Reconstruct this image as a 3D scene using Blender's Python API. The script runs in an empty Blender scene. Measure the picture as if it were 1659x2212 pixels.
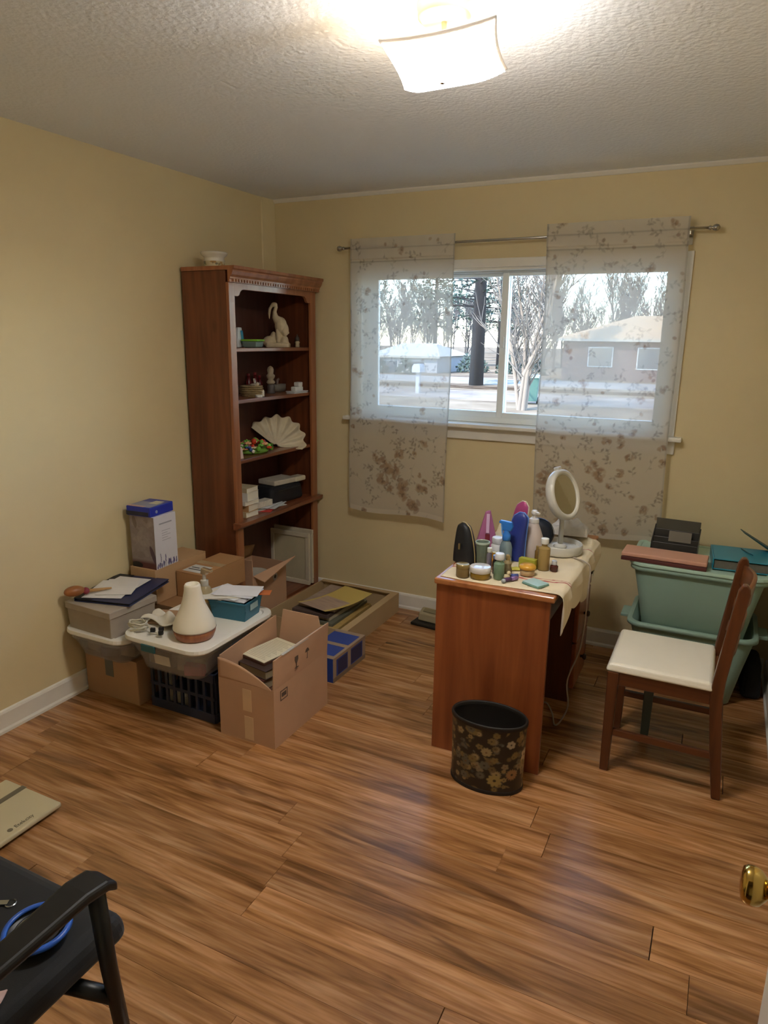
import bpy, math, random
import numpy as np
from mathutils import Vector, Matrix
R = math.radians
S = bpy.context.scene
COL = S.collection

# ------------------------------------------------------------------ camera, sky, sun, exposure
def make_camera():
    yaw, pitch, roll = 0.4525516, 0.2448032, 0.0128830
    f = Vector((-math.sin(yaw)*math.cos(pitch), math.cos(yaw)*math.cos(pitch), -math.sin(pitch)))
    r = Vector((math.cos(yaw), math.sin(yaw), 0)); u = r.cross(f)
    c, s = math.cos(roll), math.sin(roll)
    r2 = r*c + u*s; u2 = u*c - r*s
    cam = bpy.data.cameras.new('camera'); o = bpy.data.objects.new('camera', cam); COL.objects.link(o)
    m = Matrix.Identity(4)
    for i in range(3):
        m[i][0] = r2[i]; m[i][1] = u2[i]; m[i][2] = -f[i]
    m[0][3], m[1][3], m[2][3] = 2.59965, -3.75240, 1.64357
    o.matrix_world = m
    cam.sensor_fit = 'HORIZONTAL'; cam.sensor_width = 36; cam.lens = 36*1502.34/1659
    cam.clip_start = 0.02; cam.clip_end = 500
    S.camera = o
make_camera()
S.view_settings.view_transform = 'Standard'; S.view_settings.look = 'None'
S.view_settings.gamma = 1; S.view_settings.use_curve_mapping = False
S.view_settings.exposure = 1.9
SKY = 0.50; SUN = 2.8; BULB_WARM = 2.6; BULB_COOL = 2.4; SHADE_GLOW = 31.0
wd = bpy.data.worlds.new('sky'); S.world = wd; wd.use_nodes = True
nt = wd.node_tree; bg = nt.nodes['Background']
sk = nt.nodes.new('ShaderNodeTexSky'); sk.sky_type = 'NISHITA'; sk.sun_disc = False
sk.sun_elevation = R(42); sk.sun_rotation = R(205); sk.air_density = 1.0; sk.dust_density = 0.25; sk.ozone_density = 3.5
nt.links.new(sk.outputs[0], bg.inputs[0]); bg.inputs[1].default_value = SKY
sl = bpy.data.lights.new('sun', 'SUN'); sl.energy = SUN; sl.angle = R(0.6); sl.color = (1, .95, .87)
so = bpy.data.objects.new('sun', sl); COL.objects.link(so)
so.rotation_euler = Vector((0.42*0.74, 0.9*0.74, -0.67)).to_track_quat('-Z', 'Y').to_euler()
so.location = (0, -20, 30)

# ------------------------------------------------------------------ helpers
def lin(c):
    if isinstance(c, str):
        c = [int(c[i:i+2], 16)/255 for i in (0, 2, 4)]
    return tuple(x/12.92 if x <= .04045 else ((x+.055)/1.055)**2.4 for x in c)
MATS = {}
def new_mat(name):
    m = bpy.data.materials.new(name); m.use_nodes = True
    return m, m.node_tree, m.node_tree.nodes['Principled BSDF']
def M(col, rough=.55, metal=0., noise=None, bump=None, trans=0., coat=0., sheen=0., spec=.5, ior=None, coord='Object', emit=None):
    """plain procedural material: sRGB hex colour with an optional cloudy variation and fine relief"""
    key = (col, rough, metal, noise, bump, trans, coat, sheen, spec, ior, coord, emit)
    if key in MATS: return MATS[key]
    m, nt, b = new_mat('mat_'+col); L = nt.links; c = lin(col)
    b.inputs['Base Color'].default_value = (*c, 1); b.inputs['Roughness'].default_value = rough
    b.inputs['Metallic'].default_value = metal; b.inputs['Transmission Weight'].default_value = trans
    b.inputs['Coat Weight'].default_value = coat; b.inputs['Sheen Weight'].default_value = sheen
    b.inputs['Specular IOR Level'].default_value = spec
    if ior: b.inputs['IOR'].default_value = ior
    if emit:
        b.inputs['Emission Color'].default_value = (*c, 1); b.inputs['Emission Strength'].default_value = emit
    tc = nt.nodes.new('ShaderNodeTexCoord')
    if noise is None and trans == 0: noise = (9., .07)
    if noise:
        n = nt.nodes.new('ShaderNodeTexNoise'); n.inputs['Scale'].default_value = noise[0]; n.inputs['Detail'].default_value = 4
        L.new(tc.outputs[coord], n.inputs['Vector'])
        mx = nt.nodes.new('ShaderNodeMix'); mx.data_type = 'RGBA'
        a = noise[1]
        mx.inputs['A'].default_value = (*[max(0, x*(1-a*2)) for x in c], 1)
        mx.inputs['B'].default_value = (*[min(1, x*(1+a*2)) for x in c], 1)
        L.new(n.outputs['Fac'], mx.inputs['Factor']); L.new(mx.outputs['Result'], b.inputs['Base Color'])
    if bump:
        n2 = nt.nodes.new('ShaderNodeTexNoise'); n2.inputs['Scale'].default_value = bump[0]; n2.inputs['Detail'].default_value = 3
        L.new(tc.outputs[coord], n2.inputs['Vector'])
        bp = nt.nodes.new('ShaderNodeBump'); bp.inputs['Strength'].default_value = bump[1]; bp.inputs['Distance'].default_value = bump[2] if len(bump) > 2 else .002
        L.new(n2.outputs['Fac'], bp.inputs['Height']); L.new(bp.outputs['Normal'], b.inputs['Normal'])
    MATS[key] = m; return m
def wood(c1, c2, axis='z', rough=.35, scale=1., coat=.0, knots=False):
    key = ('wood', c1, c2, axis, rough, scale, coat, knots)
    if key in MATS: return MATS[key]
    m, nt, b = new_mat('mat_wood'); L = nt.links
    tc = nt.nodes.new('ShaderNodeTexCoord'); mp = nt.nodes.new('ShaderNodeMapping')
    sc = {'x': (1.5, 22, 22), 'y': (22, 1.5, 22), 'z': (22, 22, 1.5)}[axis]
    mp.inputs['Scale'].default_value = [q*scale for q in sc]
    L.new(tc.outputs['Object'], mp.inputs['Vector'])
    n = nt.nodes.new('ShaderNodeTexNoise'); n.inputs['Scale'].default_value = 1; n.inputs['Detail'].default_value = 6; n.inputs['Distortion'].default_value = .6
    L.new(mp.outputs[0], n.inputs['Vector'])
    cr = nt.nodes.new('ShaderNodeValToRGB'); e = cr.color_ramp.elements
    e[0].position = .3; e[0].color = (*lin(c1), 1); e[1].position = .7; e[1].color = (*lin(c2), 1)
    L.new(n.outputs['Fac'], cr.inputs[0]); out = cr.outputs[0]
    if knots:
        mp2 = nt.nodes.new('ShaderNodeMapping'); mp2.inputs['Scale'].default_value = (6, 6, 3.2)
        L.new(tc.outputs['Object'], mp2.inputs['Vector'])
        v = nt.nodes.new('ShaderNodeTexVoronoi'); v.inputs['Scale'].default_value = 1.1; L.new(mp2.outputs[0], v.inputs['Vector'])
        k = nt.nodes.new('ShaderNodeValToRGB'); k.color_ramp.elements[0].position = .06; k.color_ramp.elements[0].color = (.12, .1, .1, 1)
        k.color_ramp.elements[1].position = .2; k.color_ramp.elements[1].color = (1, 1, 1, 1)
        L.new(v.outputs['Distance'], k.inputs[0])
        mm = nt.nodes.new('ShaderNodeMix'); mm.data_type = 'RGBA'; mm.blend_type = 'MULTIPLY'; mm.inputs['Factor'].default_value = .75
        L.new(out, mm.inputs['A']); L.new(k.outputs[0], mm.inputs['B']); out = mm.outputs['Result']
    L.new(out, b.inputs['Base Color']); b.inputs['Roughness'].default_value = rough; b.inputs['Coat Weight'].default_value = coat
    b.inputs['Coat Roughness'].default_value = .15
    MATS[key] = m; return m
def painted(rough=.6, coat=0., sheen=0.):
    """uses the flat print stored on the mesh (colour attribute Col)"""
    key = ('painted', rough, coat, sheen)
    if key in MATS: return MATS[key]
    m, nt, b = new_mat('mat_print')
    a = nt.nodes.new('ShaderNodeVertexColor'); a.layer_name = 'Col'
    nt.links.new(a.outputs['Color'], b.inputs['Base Color']); b.inputs['Roughness'].default_value = rough
    b.inputs['Coat Weight'].default_value = coat; b.inputs['Sheen Weight'].default_value = sheen
    MATS[key] = m; return m

class MB:
    def __init__(s): s.v = []; s.f = []
    def add(s, vs, fs):
        o = len(s.v); s.v += [tuple(p) for p in vs]; s.f += [[i+o for i in f] for f in fs]; return s
    def box(s, x0, x1, y0, y1, z0, z1):
        return s.add([(x, y, z) for z in (z0, z1) for y in (y0, y1) for x in (x0, x1)],
                     [[0, 2, 3, 1], [4, 5, 7, 6], [0, 1, 5, 4], [1, 3, 7, 5], [3, 2, 6, 7], [2, 0, 4, 6]])
    def obox(s, c, size, rot=(0, 0, 0)):
        from mathutils import Euler
        e = Euler(rot).to_matrix(); h = [q/2 for q in size]
        vs = [e @ Vector((x*h[0], y*h[1], z*h[2])) + Vector(c) for z in (-1, 1) for y in (-1, 1) for x in (-1, 1)]
        return s.add(vs, [[0, 2, 3, 1], [4, 5, 7, 6], [0, 1, 5, 4], [1, 3, 7, 5], [3, 2, 6, 7], [2, 0, 4, 6]])
    def taper(s, b, t, z0, z1):
        """b,t = (x0,x1,y0,y1) of bottom and top"""
        vs = [(x, y, z0) for y in b[2:] for x in b[:2]] + [(x, y, z1) for y in t[2:] for x in t[:2]]
        return s.add(vs, [[0, 2, 3, 1], [4, 5, 7, 6], [0, 1, 5, 4], [1, 3, 7, 5], [3, 2, 6, 7], [2, 0, 4, 6]])
    def prism(s, poly, ax, a0, a1):
        n = len(poly); mk = {'x': lambda p, a: (a, p[0], p[1]), 'y': lambda p, a: (p[0], a, p[1]), 'z': lambda p, a: (p[0], p[1], a)}[ax]
        vs = [mk(p, a0) for p in poly] + [mk(p, a1) for p in poly]
        return s.add(vs, [list(range(n))[::-1], list(range(n, 2*n))] + [[i, (i+1) % n, n+(i+1) % n, n+i] for i in range(n)])
    def lathe(s, prof, n=24, c=(0, 0, 0), sx=1., sy=1., cap=True, mtx=None):
        vs = []; fs = []
        for r, z in prof:
            for k in range(n):
                a = 2*math.pi*k/n; vs.append(Vector((r*sx*math.cos(a), r*sy*math.sin(a), z)))
        if mtx is not None: vs = [mtx @ q for q in vs]
        vs = [q+Vector(c) for q in vs]
        for i in range(len(prof)-1):
            for k in range(n):
                a, b = i*n+k, i*n+(k+1) % n; fs.append([a, b, b+n, a+n])
        if cap:
            fs.append(list(range(n))[::-1]); o = (len(prof)-1)*n; fs.append(list(range(o, o+n)))
        return s.add(vs, fs)
    def tube(s, pts, r, n=8, cap=True):
        pts = [Vector(p) for p in pts]; m = len(pts); rr = r if isinstance(r, (list, tuple)) else [r]*m
        vs = []; up = None
        for i, p in enumerate(pts):
            t = (pts[min(i+1, m-1)]-pts[max(i-1, 0)]).normalized()
            if up is None: up = t.orthogonal().normalized()
            up = (up - t*up.dot(t)); up = up.normalized() if up.length > 1e-5 else t.orthogonal().normalized()
            w = t.cross(up)
            for k in range(n):
                a = 2*math.pi*k/n; vs.append(p+(up*math.cos(a)+w*math.sin(a))*rr[i])
        fs = []
        for i in range(m-1):
            for k in range(n):
                a, b = i*n+k, i*n+(k+1) % n; fs.append([a, b, b+n, a+n])
        if cap: fs += [list(range(n))[::-1], list(range((m-1)*n, m*n))]
        return s.add(vs, fs)
    def ball(s, c, r, n=14, m=8):
        r = r if isinstance(r, (list, tuple)) else (r, r, r)
        prof = [(max(1e-4, math.sin(math.pi*i/m)), -math.cos(math.pi*i/m)) for i in range(m+1)]
        vs = []; fs = []
        for q, z in prof:
            for k in range(n):
                a = 2*math.pi*k/n; vs.append((c[0]+r[0]*q*math.cos(a), c[1]+r[1]*q*math.sin(a), c[2]+r[2]*z))
        for i in range(m):
            for k in range(n):
                a, b = i*n+k, i*n+(k+1) % n; fs.append([a, b, b+n, a+n])
        return s.add(vs, fs)
    def grid(s, fn, nu, nv):
        vs = [fn(i/(nu-1), j/(nv-1)) for j in range(nv) for i in range(nu)]
        return s.add(vs, [[j*nu+i, j*nu+i+1, (j+1)*nu+i+1, (j+1)*nu+i] for j in range(nv-1) for i in range(nu-1)])
    def mesh(s, name, mat=None, smooth=False, cols=None):
        me = bpy.data.meshes.new(name); me.from_pydata(s.v, [], s.f)
        if mat: me.materials.append(mat)
        if smooth: me.polygons.foreach_set('use_smooth', [True]*len(me.polygons))
        if cols is not None:
            ca = me.color_attributes.new('Col', 'FLOAT_COLOR', 'POINT'); ca.data.foreach_set('color', np.asarray(cols, np.float32).ravel())
        me.update(); return me
def link(name, me, parent=None):
    o = bpy.data.objects.new(name, me); COL.objects.link(o)
    if parent is not None: o.parent = parent
    return o
def tag(o, label=None, cat=None, group=None, kind=None):
    if label: o['label'] = label
    if cat: o['category'] = cat
    if group: o['group'] = group
    if kind: o['kind'] = kind
    return o
def mods(o, bevel=0, solid=0, sub=0, seg=2, off=-1):
    if solid:
        m = o.modifiers.new('thickness', 'SOLIDIFY'); m.thickness = solid; m.offset = off
    if bevel:
        m = o.modifiers.new('edges', 'BEVEL'); m.width = bevel; m.segments = seg; m.limit_method = 'ANGLE'; m.angle_limit = R(40)
    if sub:
        m = o.modifiers.new('smooth', 'SUBSURF'); m.levels = sub; m.render_levels = sub
    return o
def part(name, mb, mat, parent, smooth=False, bevel=0, solid=0, sub=0, seg=2, label=None, cols=None, off=-1):
    o = link(name, mb.mesh(name, mat, smooth, cols), parent); mods(o, bevel, solid, sub, seg, off)
    if label: o['label'] = label
    return o
def thing(name, label, cat, loc=(0, 0, 0), rz=0, group=None):
    o = link(name, None); o.location = loc; o.rotation_euler = (0, 0, rz); o.empty_display_size = .05
    return tag(o, label, cat, group)
def solo(name, mb, mat, label, cat, loc=(0, 0, 0), rz=0, group=None, **k):
    o = part(name, mb, mat, None, **k); o.location = loc; o.rotation_euler = (0, 0, rz)
    return tag(o, label, cat, group)
def struct(name, mb, mat, parent=None, **k):
    o = part(name, mb, mat, parent, **k)
    if parent is None: o['kind'] = 'structure'
    return o
def copy_tree(o, parent=None):
    c = o.copy(); COL.objects.link(c); c.parent = parent
    for ch in o.children: copy_tree(ch, c)
    return c
def text(name, body, size, mat, parent, loc, rot, ext=.0004):
    cu = bpy.data.curves.new(name, 'FONT'); cu.body = body; cu.size = size; cu.extrude = ext; cu.align_x = 'CENTER'; cu.align_y = 'CENTER'
    t = bpy.data.objects.new(name, cu); COL.objects.link(t)
    me = bpy.data.meshes.new_from_object(t.evaluated_get(bpy.context.evaluated_depsgraph_get())); me.materials.clear(); me.materials.append(mat)
    bpy.data.objects.remove(t); o = link(name, me, parent); o.location = loc; o.rotation_euler = rot
    return o

class Canvas:
    """a small raster that becomes the printed pattern (vertex colours) of a finely meshed sheet"""
    def __init__(s, w, h, nx, ny, base, seed=1):
        s.w, s.h, s.nx, s.ny = w, h, nx, ny; s.r = random.Random(seed)
        s.X, s.Y = np.meshgrid(np.linspace(0, w, nx), np.linspace(0, h, ny))
        s.C = np.ones((ny, nx, 4)); s.C[..., :3] = lin(base); s.C[..., 3] = 1
    def blend(s, a, col, alpha=None):
        a = np.clip(a, 0, 1)[..., None]; s.C[..., :3] = s.C[..., :3]*(1-a)+np.array(lin(col))*a
        if alpha is not None: s.C[..., 3] = s.C[..., 3]*(1-a[..., 0])+alpha*a[..., 0]
    def ell(s, cx, cy, rx, ry, ang, col, op=1., alpha=None, leaf=False):
        m = 1.3*max(rx, ry)
        dx, dy = s.w/(s.nx-1), s.h/(s.ny-1)
        i0, i1 = max(0, int((cx-m)/dx)), min(s.nx, int((cx+m)/dx)+2); j0, j1 = max(0, int((cy-m)/dy)), min(s.ny, int((cy+m)/dy)+2)
        if i0 >= i1 or j0 >= j1: return
        x, y = s.X[j0:j1, i0:i1]-cx, s.Y[j0:j1, i0:i1]-cy; c, sn = math.cos(ang), math.sin(ang)
        u, v = (x*c+y*sn)/rx, (-x*sn+y*c)/ry
        if leaf: v = v/np.maximum(.12, 1-np.abs(u)**1.6)
        d = np.sqrt(u*u+v*v); a = np.clip((1-d)*min(rx, ry)/max(dx, dy)*.9+.5, 0, 1)*op
        sub = Canvas.__new__(Canvas); sub.C = s.C[j0:j1, i0:i1]; sub.blend(a, col, alpha)
    def flower(s, cx, cy, r, cols, n=5, op=.9, centre='5a4a30', alpha=None):
        a0 = s.r.uniform(0, 6)
        for k in range(n):
            a = a0+2*math.pi*k/n; s.ell(cx+.55*r*math.cos(a), cy+.55*r*math.sin(a), .52*r, min(.42*r, 2.6*r/n), a, s.r.choice(cols), op, alpha)
        s.ell(cx, cy, .22*r, .22*r, 0, centre, op, alpha)
    def spray(s, cx, cy, L, ang, n, col, op=.8, size=.013, alpha=None):
        x, y = cx, cy
        for k in range(n):
            ang += s.r.uniform(-.35, .35); x += L/n*math.cos(ang); y += L/n*math.sin(ang)
            sd = 1 if k % 2 else -1; a = ang+sd*s.r.uniform(.5, 1.0); q = size*s.r.uniform(.8, 1.3)
            s.ell(x+q*math.cos(a), y+q*math.sin(a), q, q*.42, a, s.r.choice(col), op, alpha, leaf=True)
            s.ell(x, y, L/n*.6, .0014, ang, s.r.choice(col), op*.7, alpha)
    def cols(s): return s.C.reshape(-1, 4)

# ------------------------------------------------------------------ the room
RX, FY, CE = 2.94, -3.45, 2.44          # right wall, front wall, ceiling
def wall_mat(c, sc=160):
    return M(c, rough=.62, noise=(2.2, .025), bump=(sc, .12, .002))
WALL = wall_mat('decda2'); WHITE = M('e8e5dc', rough=.4, noise=(20, .02))
def ceiling_mat():
    m, nt, b = new_mat('mat_textured_ceiling'); L = nt.links
    b.inputs['Base Color'].default_value = (*lin('ecf0f6'), 1); b.inputs['Roughness'].default_value = .85
    tc = nt.nodes.new('ShaderNodeTexCoord')
    n = nt.nodes.new('ShaderNodeTexNoise'); n.inputs['Scale'].default_value = 95; n.inputs['Detail'].default_value = 5; n.inputs['Roughness'].default_value = .55
    v = nt.nodes.new('ShaderNodeTexVoronoi'); v.feature = 'SMOOTH_F1'; v.inputs['Scale'].default_value = 60
    ad = nt.nodes.new('ShaderNodeMath'); ad.operation = 'SUBTRACT'
    for q in (n, v): L.new(tc.outputs['Object'], q.inputs['Vector'])
    L.new(n.outputs['Fac'], ad.inputs[0]); L.new(v.outputs['Distance'], ad.inputs[1])
    bp = nt.nodes.new('ShaderNodeBump'); bp.inputs['Strength'].default_value = .38; bp.inputs['Distance'].default_value = .006
    L.new(ad.outputs[0], bp.inputs['Height']); L.new(bp.outputs['Normal'], b.inputs['Normal'])
    return m
def plank_mat():
    m, nt, b = new_mat('mat_laminate_plank'); L = nt.links
    tc = nt.nodes.new('ShaderNodeTexCoord'); oi = nt.nodes.new('ShaderNodeObjectInfo')
    mul = nt.nodes.new('ShaderNodeMath'); mul.operation = 'MULTIPLY'; mul.inputs[1].default_value = 57
    L.new(oi.outputs['Random'], mul.inputs[0])
    va = nt.nodes.new('ShaderNodeVectorMath'); va.operation = 'ADD'; L.new(tc.outputs['Object'], va.inputs[0]); L.new(mul.outputs[0], va.inputs[1])
    def noise(scale, detail, dist):
        mp = nt.nodes.new('ShaderNodeMapping'); mp.inputs['Scale'].default_value = scale; L.new(va.outputs[0], mp.inputs['Vector'])
        n = nt.nodes.new('ShaderNodeTexNoise'); n.inputs['Scale'].default_value = 1; n.inputs['Detail'].default_value = detail; n.inputs['Distortion'].default_value = dist
        L.new(mp.outputs[0], n.inputs['Vector']); return n.outputs['Fac']
    def ramp(src, stops):
        r = nt.nodes.new('ShaderNodeValToRGB'); e = r.color_ramp.elements
        while len(e) < len(stops): e.new(.5)
        for q, (p, c) in zip(e, stops): q.position = p; q.color = (*lin(c), 1)
        L.new(src, r.inputs[0]); return r.outputs[0]
    a = ramp(noise((2.2, 26, 1), 5, .8), [(.30, '84592f'), (.46, 'ad7a4a'), (.60, 'c49062'), (.76, 'd4a87a')])
    k = ramp(noise((1.3, 9, 1), 3, 1.2), [(.30, '503019'), (.42, 'ffffff'), (1, 'ffffff')])
    f = ramp(noise((6, 110, 1), 2, .2), [(.3, 'c9c0b8'), (.6, 'ffffff')])
    def mulc(x, y, fac):
        q = nt.nodes.new('ShaderNodeMix'); q.data_type = 'RGBA'; q.blend_type = 'MULTIPLY'; q.inputs['Factor'].default_value = fac
        L.new(x, q.inputs['A']); L.new(y, q.inputs['B']); return q.outputs['Result']
    c = mulc(mulc(a, k, .5), f, .7)
    hs = nt.nodes.new('ShaderNodeHueSaturation'); mr = nt.nodes.new('ShaderNodeMapRange'); mr.inputs['To Min'].default_value = .8; mr.inputs['To Max'].default_value = 1.12
    L.new(oi.outputs['Random'], mr.inputs['Value']); L.new(mr.outputs[0], hs.inputs['Value']); L.new(c, hs.inputs['Color'])
    L.new(hs.outputs[0], b.inputs['Base Color'])
    b.inputs['Roughness'].default_value = .25; b.inputs['Specular IOR Level'].default_value = .8
    bp = nt.nodes.new('ShaderNodeBump'); bp.inputs['Strength'].default_value = .12; bp.inputs['Distance'].default_value = .001
    L.new(noise((5, 60, 1), 3, .3), bp.inputs['Height']); L.new(bp.outputs['Normal'], b.inputs['Normal'])
    return m
def build_room():
    floor = struct('floor', MB().box(-.12, RX+.12, -5.0, .22, -.10, -.008), M('3a2616', .8))
    PM = plank_mat(); rnd = random.Random(4); PW = .127; cache = {}
    y = 0.0; row = 0
    while y > FY:
        w = min(PW, y-FY); x = -rnd.uniform(.1, 1.15)
        while x < RX:
            a, b = max(0, x), min(RX, x+1.22)
            if b-a > .02:
                key = (round(b-a, 2), round(w, 3))
                if key not in cache:
                    l, hw = key[0]/2, key[1]/2
                    cache[key] = MB().taper((-l+.0002, l-.0002, -hw+.0001, hw-.0001), (-l+.0007, l-.0007, -hw+.0005, hw-.0005), -.008, 0).mesh('plank', PM)
                o = link('plank', cache[key], floor); o.location = ((a+b)/2, y-w/2, 0)
            x += 1.22
        y -= w; row += 1
    struct('ceiling', MB().box(-.12, RX+.12, FY-.12, .22, CE, CE+.12), ceiling_mat())
    struct('wall_left', MB().box(-.12, 0, FY-.12, .22, -.1, CE), WALL)
    struct('wall_right', MB().box(RX, RX+.12, FY-.12, .22, -.1, CE), WALL)
    x0, x1, z0, z1 = .60, 2.335, 1.165, 2.015
    struct('wall_back', MB().box(0, x0, 0, .18, -.1, CE).box(x1, RX, 0, .18, -.1, CE).box(x0, x1, 0, .18, -.1, z0).box(x0, x1, 0, .18, z1, CE), WALL)
    struct('wall_front', MB().box(0, 1.98, FY-.12, FY, -.1, CE).box(2.79, RX, FY-.12, FY, -.1, CE).box(1.98, 2.79, FY-.12, FY, 2.07, CE), WALL)
    # the hall behind the doorway
    struct('wall_hall_left', MB().box(.9, 1.0, -5.0, FY-.12, -.1, CE), WALL)
    struct('wall_hall_right', MB().box(RX, RX+.1, -5.0, FY-.12, -.1, CE), WALL)
    struct('wall_hall_back', MB().box(.9, RX+.1, -5.1, -5.0, -.1, CE), WALL)
    struct('ceiling_hall', MB().box(.9, RX+.1, -5.1, FY-.12, CE, CE+.1), M('d2cdc0', .85))
    # baseboards: board with a rounded top and a shoe strip
    def bprof(s):
        return [(0, 0), (.020*s, 0), (.020*s, .012), (.013*s, .020), (.013*s, .085), (.009*s, .094), (0, .098)]
    struct('baseboard_left', MB().prism(bprof(1), 'y', FY, 0), WHITE)
    struct('baseboard_right', MB().prism([(RX+p[0], p[1]) for p in bprof(-1)], 'y', FY, 0), WHITE)
    struct('baseboard_back', MB().prism(bprof(-1), 'x', .02, RX-.02), WHITE)
    struct('baseboard_front', MB().prism([(FY+p[0], p[1]) for p in bprof(1)], 'x', .02, 1.90), WHITE)
    struct('trim_1', MB().prism([(0, CE), (0, CE-.020), (-.006, CE-.018), (-.016, CE-.006), (-.018, CE)], 'x', 0, RX), WHITE)
    struct('trim_2', MB().prism([(0, -.118), (.008, -.114), (.018, -.010), (.018, 0), (0, 0)], 'z', 0.1, CE), wall_mat('e4d5ac'))  # wall-coloured strip; its paler tone stands in for light caught in the corner
    # door casing
    dc = MB(); 
    for a, b in ((1.90, 1.98), (2.79, 2.87)): dc.box(a, b, FY, FY+.016, 0, 2.15)
    dc.box(1.98, 2.79, FY, FY+.016, 2.07, 2.15)
    struct('trim_3', dc, WHITE, bevel=.003)
    # open door leaf standing square to the front wall, with its brass knob
    D = M('ddd8cc', .45, noise=(8, .02)); BR = M('c9a95a', .16, 1., noise=(12, .04))
    d = struct('door_1', MB().box(2.765, 2.80, FY+.005, -2.662, .012, 2.045), D, bevel=.002)
    kx, ky, kz = 2.765, -2.742, .872
    rot = Matrix.Rotation(R(-90), 3, 'Y')
    part('knob_rose', MB().lathe([(.033, 0), (.033, .004), (.026, .010), (.013, .013)], 28, (kx, ky, kz), mtx=rot), BR, d, smooth=True)
    part('door_knob', MB().lathe([(.011, .008), (.011, .026), (.016, .030), (.025, .038), (.028, .047), (.0275, .056), (.024, .062), (.012, .0645), (.002, .065)], 32, (kx, ky, kz), mtx=rot), BR, d, smooth=True, label='polished brass door knob')
    part('latch_plate', MB().box(2.772, 2.793, -2.6625, -2.661, kz-.028, kz+.028), BR, d)
    return floor
build_room()

# ------------------------------------------------------------------ window
def build_window():
    V = M('e9eeee', .35, noise=(15, .015)); GL = None
    m, nt, b = new_mat('mat_window_glass')
    gl = nt.nodes.new('ShaderNodeBsdfGlossy'); gl.inputs['Roughness'].default_value = .0
    tr = nt.nodes.new('ShaderNodeBsdfTransparent'); tr.inputs[0].default_value = (.97, .99, .985, 1)
    fr = nt.nodes.new('ShaderNodeFresnel'); fr.inputs[0].default_value = 1.45
    mx = nt.nodes.new('ShaderNodeMixShader'); L = nt.links
    L.new(fr.outputs[0], mx.inputs[0]); L.new(tr.outputs[0], mx.inputs[1]); L.new(gl.outputs[0], mx.inputs[2])
    L.new(mx.outputs[0], nt.nodes['Material Output'].inputs[0]); GL = m
    w = link('window_1', None); w['kind'] = 'structure'
    w['label'] = 'white sliding window with two panes above a wooden sill'
    x0, x1, z0, z1 = .60, 2.335, 1.185, 2.015
    part('window_casing', MB().box(x0-.047, x0, -.016, 0, z0, z1+.045).box(x1, x1+.047, -.016, 0, z0, z1+.045).box(x0, x1, -.016, 0, z1, z1+.045), WHITE, w, bevel=.003)
    part('window_jamb', MB().box(x0, x0+.012, 0, .18, z0, z1).box(x1-.012, x1, 0, .18, z0, z1).box(x0+.012, x1-.012, 0, .18, z1-.012, z1), WHITE, w)
    part('window_sill', MB().box(.515, 2.42, -.062, 0, 1.163, z0).box(x0, x1, 0, .18, 1.163, z0), WHITE, w, bevel=.005)
    part('window_apron', MB().box(.545, 2.39, -.018, 0, 1.095, 1.163), WHITE, w, bevel=.004)
    a0, a1, c0, c1 = x0+.012, x1-.012, z0, z1-.012
    part('window_frame', MB().box(a0, a0+.022, .06, .14, c0, c1).box(a1-.022, a1, .06, .14, c0, c1).box(a0+.022, a1-.022, .06, .14, c0, c0+.026).box(a0+.022, a1-.022, .06, .14, c1-.008, c1), V, w, bevel=.003)
    for k, (l, r, y) in enumerate(((a0+.022, 1.475, .10), (1.435, a1-.022, .07))):
        fr_ = .036; b_, t_ = c0+.026, c1-.008
        s = part('sash', MB().box(l, l+fr_, y, y+.03, b_, t_).box(r-fr_, r, y, y+.03, b_, t_).box(l+fr_, r-fr_, y, y+.03, b_, b_+.034).box(l+fr_, r-fr_, y, y+.03, t_-.018, t_), V, w, bevel=.003)
        part('pane', MB().box(l+fr_-.004, r-fr_+.004, y+.013, y+.017, b_+.03, t_-.014), GL, s)
    part('sash_lock', MB().box(1.447, 1.463, .058, .07, 1.60, 1.66), V, w, bevel=.003)
    part('track_rail', MB().box(a0+.022, a1-.022, .055, .060, c0+.002, c0+.034), V, w)
build_window()
def build_rod():
    MET = M('b9b6ad', .25, 1., noise=(20, .05)); BRK = M('a7a08c', .3, 1., noise=(20, .05))
    t = thing('curtain_rod', 'thin nickel curtain rod with small finials above the window', 'curtain rod', (1.47, -.072, 2.137))
    part('rod', MB().tube([(-.93, 0, 0), (.96, 0, .012)], .0065, 12), MET, t, smooth=True)
    for s, x, z in ((-1, -.93, 0), (1, .96, .012)):
        part('finial', MB().lathe([(.006, 0), (.010, .006), (.010, .012), (.006, .016), (.013, .024), (.016, .034), (.013, .044), (.004, .05)], 16, (x, 0, z), mtx=Matrix.Rotation(R(90*s), 3, 'Y')), MET, t, smooth=True)
    for x in (-.87, .885):
        part('bracket', MB().box(x-.008, x+.008, -.002, .072, -.014, -.006).box(x-.013, x+.013, .066, .072, -.05, .03).box(x-.006, x+.006, -.009, -.002, -.014, .004), BRK, t, bevel=.001)
build_rod()
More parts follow.
